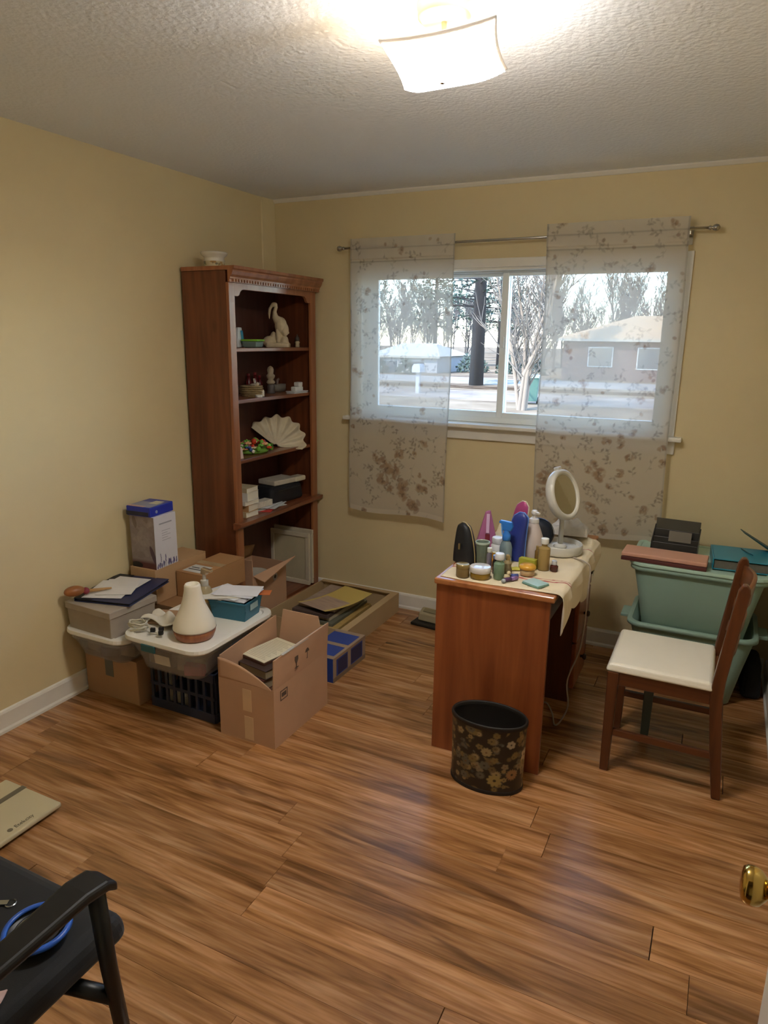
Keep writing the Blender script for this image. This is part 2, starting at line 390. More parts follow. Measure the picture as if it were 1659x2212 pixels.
def curtain_mat():
    m, nt, b = new_mat('mat_sheer_print'); L = nt.links
    a = nt.nodes.new('ShaderNodeVertexColor'); a.layer_name = 'Col'
    df = nt.nodes.new('ShaderNodeBsdfDiffuse'); tl = nt.nodes.new('ShaderNodeBsdfTranslucent'); tr = nt.nodes.new('ShaderNodeBsdfTransparent')
    L.new(a.outputs['Color'], df.inputs[0]); L.new(a.outputs['Color'], tl.inputs[0])
    m1 = nt.nodes.new('ShaderNodeMixShader'); m1.inputs[0].default_value = .3; L.new(df.outputs[0], m1.inputs[1]); L.new(tl.outputs[0], m1.inputs[2])
    m2 = nt.nodes.new('ShaderNodeMixShader'); L.new(a.outputs['Alpha'], m2.inputs[0]); L.new(tr.outputs[0], m2.inputs[1]); L.new(m1.outputs[0], m2.inputs[2])
    L.new(m2.outputs[0], nt.nodes['Material Output'].inputs[0]); return m
CM = curtain_mat()
def build_curtain(x0, x1, zb, zt, seed, label, skew):
    w, h = x1-x0, zt-zb; nx, ny = 190, 460; OP = .68
    c = Canvas(w, h, nx, ny, 'e0d9cb', seed); r = c.r; c.C[..., 3] = OP
    LEAF = ['8b7f76', '94897c', '7e746e', '9a8f80']; FL = ['b49a80', 'a88c74', 'bba58c', '9c8272']
    def rose(x, y, q, op):
        for m in range(11):
            a = r.uniform(0, 6.3); e = r.uniform(.15, .75)*q; c.ell(x+e*math.cos(a), y+e*math.sin(a), q*r.uniform(.3, .5), q*r.uniform(.16, .3), a+r.uniform(.8, 2), r.choice(FL), op*r.uniform(.5, 1), .74)
        for m in range(5): a = r.uniform(0, 6.3); c.ell(x+.2*q*math.cos(a), y+.2*q*math.sin(a), q*.18, q*.09, a, '7a6658', op*.8, .76)
    for k in range(250):
        x, y = r.uniform(0, w), r.uniform(0, h); low = y < h*.36; q = r.random()
        if q < .80: c.spray(x, y, r.uniform(.03, .085), r.uniform(0, 6.3), r.randint(2, 5), LEAF, (.55 if not low else .75)*r.uniform(.6, 1), .0115, .74)
        elif q < .9 or low: rose(x, y, r.uniform(.018, .032), .55 if not low else .7)
        else: c.ell(x, y, .010, .008, r.uniform(0, 3), r.choice(FL), .7, .72)
    for k in range(11): rose(r.uniform(.05, w-.05), r.uniform(.03, h*.28), r.uniform(.035, .055), .75)
    # side hems and rod pocket are double cloth
    c.C[..., 3] = np.where((c.X < .010) | (c.X > w-.010), .9, c.C[..., 3])
    c.C[..., :3] *= np.where((c.X < .008) | (c.X > w-.008), .66, 1)[..., None]
    top = np.clip((c.Y-(h-.125))/.004, 0, 1); c.C[..., 3] = np.maximum(c.C[..., 3], top*.80)
    for yy in (h-.056, h-.125): c.C[..., :3] *= (1-.3*np.exp(-((c.Y-yy)/.0035)**2))[..., None]
    c.C[..., 3] = np.where(c.Y < .03, np.maximum(c.C[..., 3], .8), c.C[..., 3])
    def fn(u, v):
        z = zb+v*h; d = 1-v
        y = -.078+.004*math.sin(u*13+seed)*(.3+d)+.006*math.sin(u*5+seed*2)*d
        if v > .93: y = -.083+.002*math.sin(u*40)
        zz = z+(1-v)*(.012*math.sin(u*6.5+seed)+skew*(u-.5))
        return (x0+u*w+.004*math.sin(v*9+seed)-.012*(1-v)*(1 if seed == 3 else -1), y, zz)
    return solo('curtain', MB().grid(fn, nx, ny), CM, label, 'curtain', cols=c.cols(), smooth=True, group='sheer floral curtain panels')
build_curtain(.585, 1.215, .615, 2.185, 3, 'narrow sheer floral curtain panel hanging nearest the wooden bookcase', -.015)
build_curtain(1.70, 2.357, .645, 2.203, 8, 'sheer floral curtain panel hanging behind the round vanity mirror', -.03)
# ------------------------------------------------------------------ ceiling lamp
def build_lamp():
    BR = M('cfc2a6', .35, .4, noise=(15, .04)); GO = M('9a7b45', .25, 1., noise=(15, .05))
    t = thing('ceiling_lamp', 'frosted square glass flush-mount lamp with upturned corners on the ceiling', 'ceiling lamp', (1.868, -1.945, CE))
    part('canopy', MB().lathe([(.004, -.043), (.056, -.043), (.066, -.034), (.068, -.010), (.066, 0), (.004, 0)], 40), BR, t, smooth=True, bevel=.002)
    part('stem', MB().lathe([(.007, -.168), (.007, -.043)], 10), BR, t, smooth=True)
    for x in (-.03, .03): part('socket', MB().obox((x, 0, -.095), (.04, .03, .03)), BR, t, bevel=.004)
    part('finial', MB().lathe([(.001, -.180), (.006, -.178), (.009, -.172), (.006, -.165), (.011, -.161), (.011, -.158), (.003, -.155)], 16), M('5b4630', .3, .8), t, smooth=True)
    def glass(glow):
        m, nt, b = new_mat('mat_frosted_glass'); L = nt.links
        b.inputs['Base Color'].default_value = (.55, .51, .45, 1); b.inputs['Roughness'].default_value = .12
        b.inputs['Emission Color'].default_value = (1, .96, .92, 1); b.inputs['Emission Strength'].default_value = glow
        tl = nt.nodes.new('ShaderNodeBsdfTranslucent'); tl.inputs[0].default_value = (.35, .32, .28, 1)
        mx = nt.nodes.new('ShaderNodeMixShader'); mx.inputs[0].default_value = .3
        L.new(b.outputs[0], mx.inputs[1]); L.new(tl.outputs[0], mx.inputs[2]); L.new(mx.outputs[0], nt.nodes['Material Output'].inputs[0])
        return m
    m = glass(.06)
    c = [(1.757-1.868, -2.08+1.945, -.108), (2.043-1.868, -2.072+1.945, -.100), (1.998-1.868, -1.832+1.945, -.125), (1.700-1.868, -1.815+1.945, -.125)]
    def fn(u, v):
        p = [c[0][k]*(1-u)*(1-v)+c[1][k]*u*(1-v)+c[2][k]*u*v+c[3][k]*(1-u)*v for k in range(3)]
        a, b_ = abs(2*u-1), abs(2*v-1); d = max(a, b_)
        corner = (a*b_)**2
        edge_in = (1-.07*(1-a**2)*b_**2, 1-.07*(1-b_**2)*a**2)          # sides bow in between the corners
        ctr = (.008, .008)
        x = ctr[0]+(p[0]-ctr[0])*edge_in[1]; y = ctr[1]+(p[1]-ctr[1])*edge_in[0]
        z = p[2]-.044*(1-d**2.2)-.012*(1-corner)*(.4+.6*(1-d))
        return (x, y, z)
    part('glass_shade', MB().grid(fn, 33, 33), m, t, smooth=True, solid=.004)
    part('added_glow_skin', MB().grid(lambda u, v: (lambda q: (q[0], q[1], q[2]-.006))(fn(.015+.97*u, .985-.97*v)), 33, 33), glass(SHADE_GLOW), t, smooth=True, solid=-.001)  # added glowing skin under the shade, lights the room but spares the ceiling
    for x, col, e, nm in ((-.062, (1, .72, .42), BULB_WARM, 'w'), (.062, (.86, .94, 1), BULB_COOL, 'c')):
        mb = MB().lathe([(.012, -.03), (.013, -.02), (.024, .012), (.026, .026), (.018, .043), (.002, .05)], 16, (0, 0, 0), mtx=Matrix.Rotation(R(90 if x > 0 else -90), 3, 'Y'))
        em, ent, eb = new_mat('mat_bulb'); eb.inputs['Emission Color'].default_value = (*col, 1); eb.inputs['Emission Strength'].default_value = 1.2; eb.inputs['Base Color'].default_value = (.9, .9, .9, 1)
        o = part('bulb', mb, em, t, smooth=True); o.location = (x, 0, -.098)
        pl = bpy.data.lights.new('bulb_light', 'POINT'); pl.energy = e; pl.color = col; pl.shadow_soft_size = .028
        po = bpy.data.objects.new('bulb_light', pl); COL.objects.link(po); po.parent = t; po.location = (x*1.2, 0, -.132)
build_lamp()

# ------------------------------------------------------------------ outdoors beyond the window
GZ = -.80
def ground_mat(c1, c2, c3, scale):
    m, nt, b = new_mat('mat_ground'); L = nt.links
    tc = nt.nodes.new('ShaderNodeTexCoord'); n = nt.nodes.new('ShaderNodeTexNoise'); n.inputs['Scale'].default_value = scale; n.inputs['Detail'].default_value = 6
    L.new(tc.outputs['Object'], n.inputs['Vector']); r = nt.nodes.new('ShaderNodeValToRGB'); e = r.color_ramp.elements; e.new(.5)
    for q, p, c in zip(e, (.35, .52, .68), (c1, c2, c3)): q.position = p; q.color = (*lin(c), 1)
    L.new(n.outputs['Fac'], r.inputs[0]); L.new(r.outputs[0], b.inputs['Base Color']); b.inputs['Roughness'].default_value = 1; b.inputs['Specular IOR Level'].default_value = 0
    return m
def strip(name, y0, y1, zt, mat, label, x0=-70, x1=40):
    o = struct(name, MB().box(x0, x1, y0, y1, GZ-.4, zt), mat); o['label'] = label
strip('ground', .3, 220, GZ, ground_mat('64564a', '7a6b5a', '8a7b69', .5), 'dormant winter lawn outside the window', -160, 120)
strip('road', 34.5, 40.5, GZ+.02, ground_mat('7d7872', '8b857e', '989189', .8), 'pale asphalt road past the lawn')
strip('verge', 30.4, 32.6, GZ+.015, ground_mat('3f332a', '554638', '66584a', 1.4), 'brown leaf litter strip along the road')
strip('driveway', 24, 29.0, GZ+.012, ground_mat('756a62', '887c73', '968a80', .6), 'pale concrete driveway across the lawn', -24, 3)
def bare_tree(seed, H, base_r, nstem=1, spread=.25, levels=3, twigs=1.):
    r = random.Random(seed); trunk = MB(); br = MB()
    def grow(p, d, L, rad, lev, mb):
        pts = [p]; q = p.copy(); dd = d.copy(); n = 4 if lev < 2 else 3; rr = [rad]
        for i in range(n):
            dd = (dd+Vector((r.gauss(0, .10), r.gauss(0, .10), .07))).normalized(); q = q+dd*(L/n); pts.append(q.copy()); rr.append(rad*(1-.62*(i+1)/n))
        mb.tube(pts, rr, 6 if lev == 0 else (4 if lev == 1 else 3), cap=False)
        if lev < levels:
            k = int((9 if lev == 0 else 6)*twigs)
            for i in range(k):
                t = r.uniform(.12 if lev == 0 else .15, 1); j = min(n-1, int(t*n)); a = pts[j].lerp(pts[j+1], t*n-j)
                side = Vector((r.gauss(0, 1), r.gauss(0, 1), r.uniform(.1, .9))).normalized()
                grow(a, (dd*.6+side*.8).normalized(), L*r.uniform(.38, .58)*(1-.3*t), max(.018, rr[j]*.45), lev+1, br)
    for s in range(nstem):
        a = 2*math.pi*s/max(1, nstem)+.4
        d = Vector((math.cos(a)*spread, math.sin(a)*spread, 1)).normalized() if nstem > 1 else Vector((r.gauss(0, .03), 0, 1)).normalized()
        grow(Vector((math.cos(a)*.12*(nstem > 1), math.sin(a)*.12*(nstem > 1), 0)), d, H*.8, base_r, 0, trunk)
    return trunk, br
BARK = M('4a423d', .95, noise=(4, .12)); TWIG = M('5c5450', .95, noise=(4, .1)); DARKBARK = M('231e1e', .95, noise=(4, .15))
def put_tree(name, tb, mats, label, loc, group=None, rz=0, sc=1):
    t = thing(name, label, 'tree', loc, rz, group); t.scale = (sc, sc, sc)
    part('trunk', tb[0], mats[0], t, smooth=True); part('branches', tb[1], mats[1], t, smooth=True)
    return t
put_tree('multi_stem_tree', bare_tree(11, 6.5, .09, 5, .2, 2, 1.5), (M('7a6c60', .9, noise=(4, .1)), M('665d55', .9)), 'bare multi-stemmed tree on the lawn outside the window', (-4.0, 21, GZ))
def conifer(seed, H, r0):
    r = random.Random(seed); tr = MB().tube([(0, 0, 0), (.05, 0, H*.5), (0, 0, H)], [r0, r0*.7, .03], 8); fo = MB()
    for k in range(150):
        z = H*r.uniform(.24, 1); a = r.uniform(0, 6.3); L = (1-z/H)*H*.30*r.uniform(.6, 1.2)+.3
        d = Vector((math.cos(a), math.sin(a), r.uniform(-.1, .3))); e = d*L
        tr.tube([(0, 0, z), tuple(Vector((0, 0, z))+e)], [.05, .015], 4, cap=False)
        for j in range(14):
            p = Vector((0, 0, z))+e*r.uniform(.35, 1.05)+Vector((r.gauss(0, .22), r.gauss(0, .22), r.gauss(0, .14)))
            n1 = Vector((r.gauss(0, 1), r.gauss(0, 1), r.gauss(0, .6))).normalized()*.26; n2 = Vector((r.gauss(0, 1), r.gauss(0, 1), r.gauss(0, .6))).normalized()*.26
            fo.add([p, p+n1, p+n1*.5+n2], [[0, 1, 2]])
    return tr, fo
NEEDLE = M('34443c', .9, noise=(1, .15))
def put_conifer(seed, H, r0, loc, label):
    t = thing('pine_tree', label, 'tree', loc); tb = conifer(seed, H, r0)
    part('trunk', tb[0], DARKBARK, t, smooth=True); part('needles', tb[1], NEEDLE, t); return t
put_conifer(5, 15, .42, (-9.9, 33.3, GZ), 'tall dark-trunked pine standing beside the road outside')
pines = [(-15.5, 55.5, 12), (-22, 57, 14), (-29.5, 58, 13), (-37.5, 60, 15)]
P0 = None
for k, (x, y, h) in enumerate(pines):
    if P0 is None: P0 = put_conifer(9, 13, .2, (x, y, GZ), 'green pine in the wood across the road'); P0['group'] = 'pines across the road'; c = P0
    else: c = copy_tree(P0)
    c.location = (x, y, GZ); c.rotation_euler.z = k*1.3; q = h/13; c.scale = (q, q, q)
protos = []
rw = random.Random(7)
for k in range(4):
    protos.append(put_tree('bare_tree', bare_tree(30+k, 8.5, .12, 1, .2, 3, 1.75), (BARK, TWIG), 'bare grey-brown tree in the wood across the road', (0, 0, GZ), 'bare trees in the wood across the road'))
spots = []
for rowy in (53, 63, 74, 86, 98, 111, 125):
    n = int(rowy*.82/4.6)
    for i in range(n): spots.append((-rowy*.62+(i+.5)*4.6+rw.uniform(-.3, .3)+(rowy % 2)*2.3, rowy+rw.uniform(-.6, .6)))
spots = [p for p in spots if min(math.hypot(p[0]-q[0], p[1]-q[1]) for q in pines) > 4.5]
used = 0
for (x, y) in spots:
    if -9 < x < 8 and y < 57: y += 1.5
    k = rw.randrange(4)
    if used < 4: c = protos[used]; used += 1
    else: c = copy_tree(protos[k])
    q = rw.uniform(.85, 1.15)*(y/60)**.3; c.location = (x, y, GZ); c.rotation_euler.z = rw.uniform(0, 6.3); c.scale = (q*.70, q*.70, q*1.05)
def shrub(seed):
    r = random.Random(seed); mb = MB()
    for k in range(420):
        a = r.uniform(0, 6.3); e = r.uniform(.05, 1.5); q = r.uniform(.7, 1.05)
        p = Vector((math.cos(a)*math.cos(e)*1.3*q, math.sin(a)*math.cos(e)*1.0*q, math.sin(e)*1.5*q+.05))
        n1 = Vector((r.gauss(0, 1), r.gauss(0, 1), r.gauss(0, 1))).normalized()*.3; n2 = Vector((r.gauss(0, 1), r.gauss(0, 1), r.gauss(0, 1))).normalized()*.3
        mb.add([p, p+n1, p+n2], [[0, 1, 2]])
    return mb
SH = []
for k, (x, y, q) in enumerate([(-24.2, 47, .9), (-20.5, 42.6, .7), (-15.0, 47.5, .9), (-12.4, 48, .9), (-27, 48, 1.1), (-10.1, 47, .75), (-30.4, 49, 1.2), (-18.2, 42.4, .7)]):
    if k < 1: o = solo('shrub', shrub(k+3), M('3e4a42', .9, noise=(1.5, .15)), 'grey-green shrub along the far side of the road', 'shrub', (x, y, GZ), 0, 'shrubs across the road'); SH.append(o)
    else: o = copy_tree(SH[0])
    o.location = (x, y, GZ-.1); o.rotation_euler.z = k*1.7; o.scale = (q, q, q)
def house(name, label, loc, w, d, wallh, roofh, hip, over, wallc, roofc, wins):
    t = thing(name, label, 'house', loc)
    part('walls', MB().box(-w/2, w/2, 0, d, 0, wallh), M(wallc, .9, noise=(2, .06)), t)
    a, b, c0, c1 = -w/2-over, w/2+over, -over, d+over; m = (c0+c1)/2
    part('roof', MB().add([(a, c0, wallh), (b, c0, wallh), (b, c1, wallh), (a, c1, wallh), (a+hip, m, wallh+roofh), (b-hip, m, wallh+roofh)],
                          [[0, 1, 5, 4], [1, 2, 5], [2, 3, 4, 5], [3, 0, 4], [3, 2, 1, 0]]), M(roofc, .9, noise=(3, .07)), t)
    part('fascia', MB().box(a, b, c0-.03, c0, wallh-.14, wallh+.02), M('8f8a80', .7), t)
    for (x, ww, z0, z1) in wins:
        f = part('window', MB().box(x-ww/2-.08, x+ww/2+.08, -.05, 0, z0-.08, z1+.08), M('9a9894', .6), t)
        part('pane', MB().box(x-ww/2, x+ww/2, -.07, -.05, z0, z1), M('3c4650', .15), f)
    return t
house('brick_house', 'low brick house with a sunlit tan hip roof across the road', (-.6, 43.2, GZ), 13.6, 8, 2.56, 1.55, 4.4, .5, '5c4a46', 'a08668', [(-4.4, 1.4, .9, 2.0), (-1.2, 1.8, .8, 2.0), (3.2, 1.4, .9, 2.0)])  # wall tone darkened to stand for the shade under the eaves
house('white_house', 'white house with a pale roof half hidden by shrubs', (-19.4, 44.5, GZ-.9), 5.4, 6, 2.1, .9, 1.6, .3, '8f8f92', 'a9a69f', [(-1, 1, .8, 1.7), (1.2, 1, .8, 1.7)])
def wheelie_bin():
    t = thing('wheelie_bin', 'dark green wheeled rubbish bin standing by the road outside', 'rubbish bin', (-4.35, 23.6, GZ), R(10))
    G = M('3f5c54', .45)
    part('bin_body', MB().taper((-.24, .24, -.27, .27), (-.30, .30, -.36, .36), .12, 1.02), G, t, bevel=.02)
    part('lid', MB().prism([(-.40, 1.02), (.38, 1.02), (.38, 1.09), (.0, 1.15), (-.40, 1.07)], 'x', -.32, .32), M('8fa09a', .3), t, bevel=.015)  # lid of the same dark green, painted pale to show sun glare
    for x in (-.24, .24):
        part('wheel', MB().lathe([(.001, -.03), (.13, -.03), (.13, .03), (.001, .03)], 16, (x, .25, .13), mtx=Matrix.Rotation(R(90), 3, 'Y')), M('222222', .7), t)
    part('handle', MB().tube([(-.25, .40, 1.03), (-.25, .46, 1.05), (.25, .46, 1.05), (.25, .40, 1.03)], .015, 8), G, t)
wheelie_bin()
t = thing('post_box', 'white post box on a post by the driveway outside', 'post box', (-10.3, 26.2, GZ))
part('post', MB().box(-.09, .09, -.09, .09, 0, .95), M('9a9a9c', .7), t)
part('box', MB().prism([(-.2, .95), (.2, .95), (.2, 1.2), (.12, 1.32), (-.12, 1.32), (-.2, 1.2)], 'y', -.28, .28), M('a0a0a6', .6), t)

# ------------------------------------------------------------------ bookcase
BKX, BKY = .02, -.85
def remesh(o, vox):
    m = o.modifiers.new('one_surface', 'REMESH'); m.mode = 'VOXEL'; m.voxel_size = vox; m.use_smooth_shade = True; return o
def build_bookcase():
    W1 = wood('562c18', '7c4628', 'z', .38, knots=True, coat=.15); WLIT = wood('8a5232', 'a86e48', 'z', .3, coat=.25); WY = wood('6e3d24', '93583a', 'y', .3, coat=.25)  # front wood is a paler copy of the side wood, window light painted in
    WB = wood('4a2a20', '5d382a', 'z', .5)
    t = thing('bookcase', 'tall reddish wooden bookcase with crown moulding against the tan wall', 'bookcase', (BKX, BKY, 0))
    d, w, h = .295, .82, 1.955
    part('side_panel', MB().box(0, d-.018, 0, .02, 0, 1.961), W1, t, bevel=.002)
    part('side_panel', MB().box(0, d-.018, w-.02, w, 0, 1.961), W1, t, bevel=.002)
    part('back_panel', MB().box(0, .008, .02, w-.02, .02, h-.03), WB, t)
    part('top_panel', MB().box(0, d-.018, .02, w-.02, h-.04, h-.02), WY, t)
    part('stile', MB().box(d-.018, d, 0, .05, 0, h-.05), WLIT, t, bevel=.003)
    part('stile', MB().box(d-.018, d, w-.055, w, 0, h-.05), WLIT, t, bevel=.003)
    # valance with scalloped ends
    a, b, z1, z0 = .05, w-.055, 1.915, 1.875
    poly = [(a, z1), (a, z0-.035), (a+.028, z0-.035), (a+.040, z0-.028), (a+.048, z0-.012), (a+.062, z0-.003), (a+.08, z0)]
    poly += [(b-.08, z0), (b-.062, z0-.003), (b-.048, z0-.012), (b-.040, z0-.028), (b-.028, z0-.035), (b, z0-.035), (b, z1)]
    part('valance', MB().prism(poly, 'x', d-.018, d-.002), WLIT, t, bevel=.0015)
    cr = [(0, 1.905), (.012, 1.905), (.012, 1.918), (.016, 1.922), (.016, 1.930), (.026, 1.940), (.033, 1.955), (.033, 1.962), (.042, 1.968), (.042, 1.982), (0, 1.982)]
    part('crown_moulding', MB().prism([(d+x, z) for x, z in cr], 'y', -.004, w+.025).box(.0, d, -.004, w+.02, 1.962, 1.982), WLIT, t)
    dm = MB(); n = 34
    for k in range(n): y = .02+k*(w-.04)/n; dm.box(d+.012, d+.019, y, y+.013, 1.908, 1.921)
    tag(part('dentil_row', dm, WLIT, t), kind='stuff')
    for z in (1.585, 1.318, .998):
        part('shelf', MB().box(.008, d-.02, .021, w-.021, z-.02, z), WY, t, bevel=.003)
    part('waist_shelf', MB().box(.008, d-.018, .021, w-.021, .640, .668).prism([(d-.018, .632), (d+.006, .632), (d+.016, .642), (d+.030, .648), (d+.032, .668), (d-.018, .668)], 'y', -.016, w+.016), WY, t, bevel=.002)
    part('bottom_shelf', MB().box(.008, d-.02, .021, w-.021, .07, .09), WY, t)
    part('plinth', MB().box(d-.018, d-.001, .05, w-.055, 0, .075), WLIT, t, bevel=.003)
build_bookcase()
# ------------------------------------------------------------------ things on the bookcase
CREAM = M('d9c7a4', .5, noise=(25, .12), bump=(60, .3, .002)); CERAM = M('ddd6c6', .25, noise=(12, .04))
def build_shelf_items():
    # painted pot on top
    t = thing('ceramic_pot', 'small cream ceramic pot with a painted leaf band on top of the bookcase', 'pot', (.17, -.77, 1.982))
    part('pot_body', MB().lathe([(.040, 0), (.048, .004), (.054, .03), (.050, .042), (.050, .048), (.064, .060), (.068, .070), (.066, .074), (.058, .072), (.046, .045), (.046, .01), (.002, .008)], 36), CERAM, t, smooth=True)
    nx, ny = 140, 14; c = Canvas(.34, .03, nx, ny, 'cfc29c', 5)
    for k in range(26): c.ell(c.r.uniform(0, .34), c.r.uniform(.004, .026), c.r.uniform(.008, .016), .007, c.r.uniform(0, 3), c.r.choice(['7d8a5c', '8f7a4e', '6f6f60', 'b58a4a']), .85, leaf=True)
    part('painted_band', MB().grid(lambda u, v: ((.0505+.0045*v)*math.cos(-u*6.2832), (.0505+.0045*v)*math.sin(-u*6.2832), .005+v*.024), nx, ny), painted(.3), t, smooth=True, cols=c.cols())
    # shelf 1
    t = thing('pelican_figurine', 'cream carved pelican figurine standing on a rock', 'figurine', (.19, -.245, 1.585), R(26))
    mb = MB().ball((.016, 0, .122), (.036, .036, .050), 18, 12).ball((.036, 0, .10), (.026, .03, .04), 16, 10)
    mb.tube([(.058, 0, .075), (.035, 0, .10), (.004, 0, .15), (-.016, 0, .172), (-.018, 0, .20), (-.010, 0, .225), (-.014, 0, .240)], [.010, .024, .030, .018, .0115, .0105, .012], 14)
    mb.ball((-.020, 0, .240), (.019, .014, .014), 14, 9).tube([(-.030, 0, .240), (-.046, 0, .215), (-.050, 0, .185), (-.050, 0, .158)], [.009, .009, .007, .002], 10)
    for s in (-1, 1): mb.tube([(.0, s*.016, .10), (.002, s*.018, .03)], [.014, .009], 10)
    remesh(part('pelican', mb, CREAM, t, smooth=True), .0028)
    rk = MB().ball((-.055, .0, .03), (.038, .036, .034), 12, 8).ball((.035, .0, .03), (.026, .03, .04), 12, 8).obox((0, 0, .012), (.13, .085, .024)).ball((.005, 0, .06), (.022, .024, .045), 12, 8).ball((-.03, .01, .05), (.02, .02, .04), 10, 8)
    remesh(part('rock_base', rk, CREAM, t, smooth=True), .005)
    t = thing('small_ornament', 'tiny dark-topped pale ornament beside the pelican', 'ornament', (.25, -.135, 1.585))
    part('ornament_base', MB().lathe([(.012, 0), (.014, .006), (.012, .02), (.016, .028), (.010, .036)], 16), M('c9b894', .4), t, smooth=True)
    part('ornament_top', MB().lathe([(.010, .036), (.014, .044), (.012, .056), (.004, .066), (.003, .074), (.001, .076)], 14), M('4a4540', .4), t, smooth=True)
    t = thing('food_container', 'small clear tub with a bright green lid on the top shelf', 'container', (.235, -.555, 1.585), R(15))
    part('container', MB().taper((-.038, .038, -.05, .05), (-.044, .044, -.056, .056), 0, .034), M('8fa39a', .25, trans=.35, noise=(20, .05)), t, bevel=.008)
    part('lid', MB().box(-.047, .047, -.059, .059, .034, .044), M('8ccf3f', .35), t, bevel=.004)
    t = thing('wipes_pack', 'white and blue refill pack standing behind the green lidded tub', 'packet', (.145, -.575, 1.585), R(30))
    part('pack', MB().grid(lambda u, v: (.02*math.sin(math.pi*u)*(1-v*.5)*(1), (u-.5)*.12*(1-.35*v**3), v*.105), 14, 12), M('e4e6e6', .35), t, smooth=True, solid=.03, bevel=.004, off=0)
    part('blue_band', MB().grid(lambda u, v: (.019+.02*math.sin(math.pi*(u*.35+.2))*(1-v*.4), (u*.35-.28)*.12, .02+v*.07), 8, 8), M('2d9cc0', .35), t, smooth=True, solid=.002)
    # shelf 2
    t = thing('woven_basket', 'small round woven basket on the second shelf', 'basket', (.19, -.525, 1.318))
    WV = M('a08a62', .9, noise=(120, .35), bump=(140, .9, .004))
    for k in range(6):
        part('coil', MB().lathe([(.050+.012*math.sin(k*.5)-.004, k*.010), (.058+.012*math.sin(k*.5), k*.010+.003), (.058+.012*math.sin(k*.5), k*.010+.007), (.050+.012*math.sin(k*.5)-.004, k*.010+.010)], 30), WV, t, smooth=True)
    part('basket_base', MB().lathe([(.001, 0), (.05, 0), (.05, .004), (.001, .004)], 24), WV, t)
    solo('trinket', MB().ball((0, 0, .012), (.022, .016, .012)).ball((.02, .01, .02), .012).tube([(0, .02, .0), (-.01, .02, .05)], .005), M('c8b9a4', .4, noise=(60, .3)), 'pale trinkets heaped in the small woven basket', 'trinket', (.195, -.51, 1.322+.042))
    for k, (x, y, h) in enumerate(((.07, -.385, .115), (.08, -.335, .12), (.075, -.285, .10))):
        t = thing('red_bottle', ('squat', 'tallest', 'shorter')[k]+' dark red glass bottle at the back of the second shelf', 'bottle', (x, y, 1.318), group='red bottles on the second shelf')
        part('bottle', MB().lathe([(.016, 0), (.019, .004), (.019, h*.6), (.010, h*.75), (.008, h*.9)], 16), M('5a1418', .15, noise=(9, .05)), t, smooth=True)
        part('cap', MB().lathe([(.010, h*.9), (.010, h), (.002, h+.002)], 14), M('7a1d22', .3), t)
    t = thing('small_figurine', 'pale stone figurine of a bust standing mid second shelf', 'figurine', (.17, -.305, 1.318))
    part('figure', MB().lathe([(.018, .055), (.026, .065), (.020, .075), (.015, .082), (.024, .095), (.026, .105), (.016, .115), (.018, .125), (.020, .138), (.014, .152), (.002, .160)], 20), M('b5a58a', .6, noise=(40, .2), bump=(80, .5, .003)), t, smooth=True)
    part('figure_base', MB().lathe([(.024, 0), (.026, .006), (.020, .02), (.022, .04), (.018, .055)], 18), M('5b5450', .5), t, smooth=True)
    t = thing('white_tray', 'flat white tray near the front of the second shelf', 'tray', (.275, -.185, 1.318), R(-5))
    part('tray', MB().box(-.03, .03, -.065, .065, 0, .006), M('d8dade', .3), t, bevel=.002)
    part('tray_rim', MB().box(-.033, .033, -.068, .068, .008, .013), M('d8dade', .3), t, bevel=.002)
    for k, (dy, dz, w) in enumerate(((-.02, .0131, .042), (.022, .0131, .036), (.014, .0391, .044))):
        solo('white_box', MB().box(-.018, .018, -w/2, w/2, 0, .0255), M('dcdcd8', .35), ('small white box on the tray nearest the figurine', 'small white box on the tray by the bookcase side', 'small white box stacked atop the two on the tray')[k], 'box', (.275, -.185+dy, 1.318+dz), 0, 'white boxes on the tray', bevel=.005)
    solo('jar_lid', MB().lathe([(.019, 0), (.020, .003), (.020, .012), (.018, .014), (.001, .014)], 24), M('e2e0da', .3), 'round white lid lying at the front edge of the second shelf', 'lid', (.272, -.565, 1.318), smooth=True, bevel=.001)
    solo('candle_stub', MB().lathe([(.009, 0), (.010, .002), (.010, .032), (.007, .035), (.001, .035)], 16), M('e0d9c8', .5), 'short white candle beside the woven basket', 'candle', (.25, -.50, 1.318), smooth=True)
    solo('egg_ornament', MB().ball((0, 0, .028), (.018, .018, .028)), M('cfc3a8', .35), 'cream egg ornament against the bookcase side', 'ornament', (.262, -.775, 1.318), smooth=True)
    t = thing('grey_stone_dish', 'dull grey stone dish at the back of the second shelf', 'dish', (.12, -.15, 1.318))
    part('dish', MB().lathe([(.03, 0), (.04, .01), (.042, .045), (.036, .045), (.034, .012), (.002, .010)], 24, sx=.8, sy=1.4), M('7d766a', .7), t, smooth=True)
    part('dish_handle', MB().tube([(0, -.02, .04), (0, -.015, .07), (0, .0, .075)], .008, 8), M('7d6a60', .7), t, smooth=True)
    # shelf 3: clam shell and porcelain flowers
    def shell(u, v):
        th = R(-8)+u*R(150); rr = .012+.185*v*(1-.06*math.cos(u*7*2*math.pi))*(.86+.14*math.sin(math.pi*u))
        if u > .8: rr *= 1+.12*(u-.8)/.2*v
        cup = -.075*math.sin(v*1.9)*math.sin(math.pi*min(1, max(0, u)))**.6
        rib = .013*math.cos(u*7*2*math.pi)*v
        return (cup+rib, rr*math.cos(th), rr*math.sin(th)+.004)
    t = thing('clam_shell', 'large pale ribbed clam shell propped on the third shelf', 'shell', (.185, -.295, .999), R(-58))
    o = part('shell', MB().grid(shell, 113, 18), M('d8ccb0', .45, noise=(14, .1)), t, smooth=True, solid=.006)
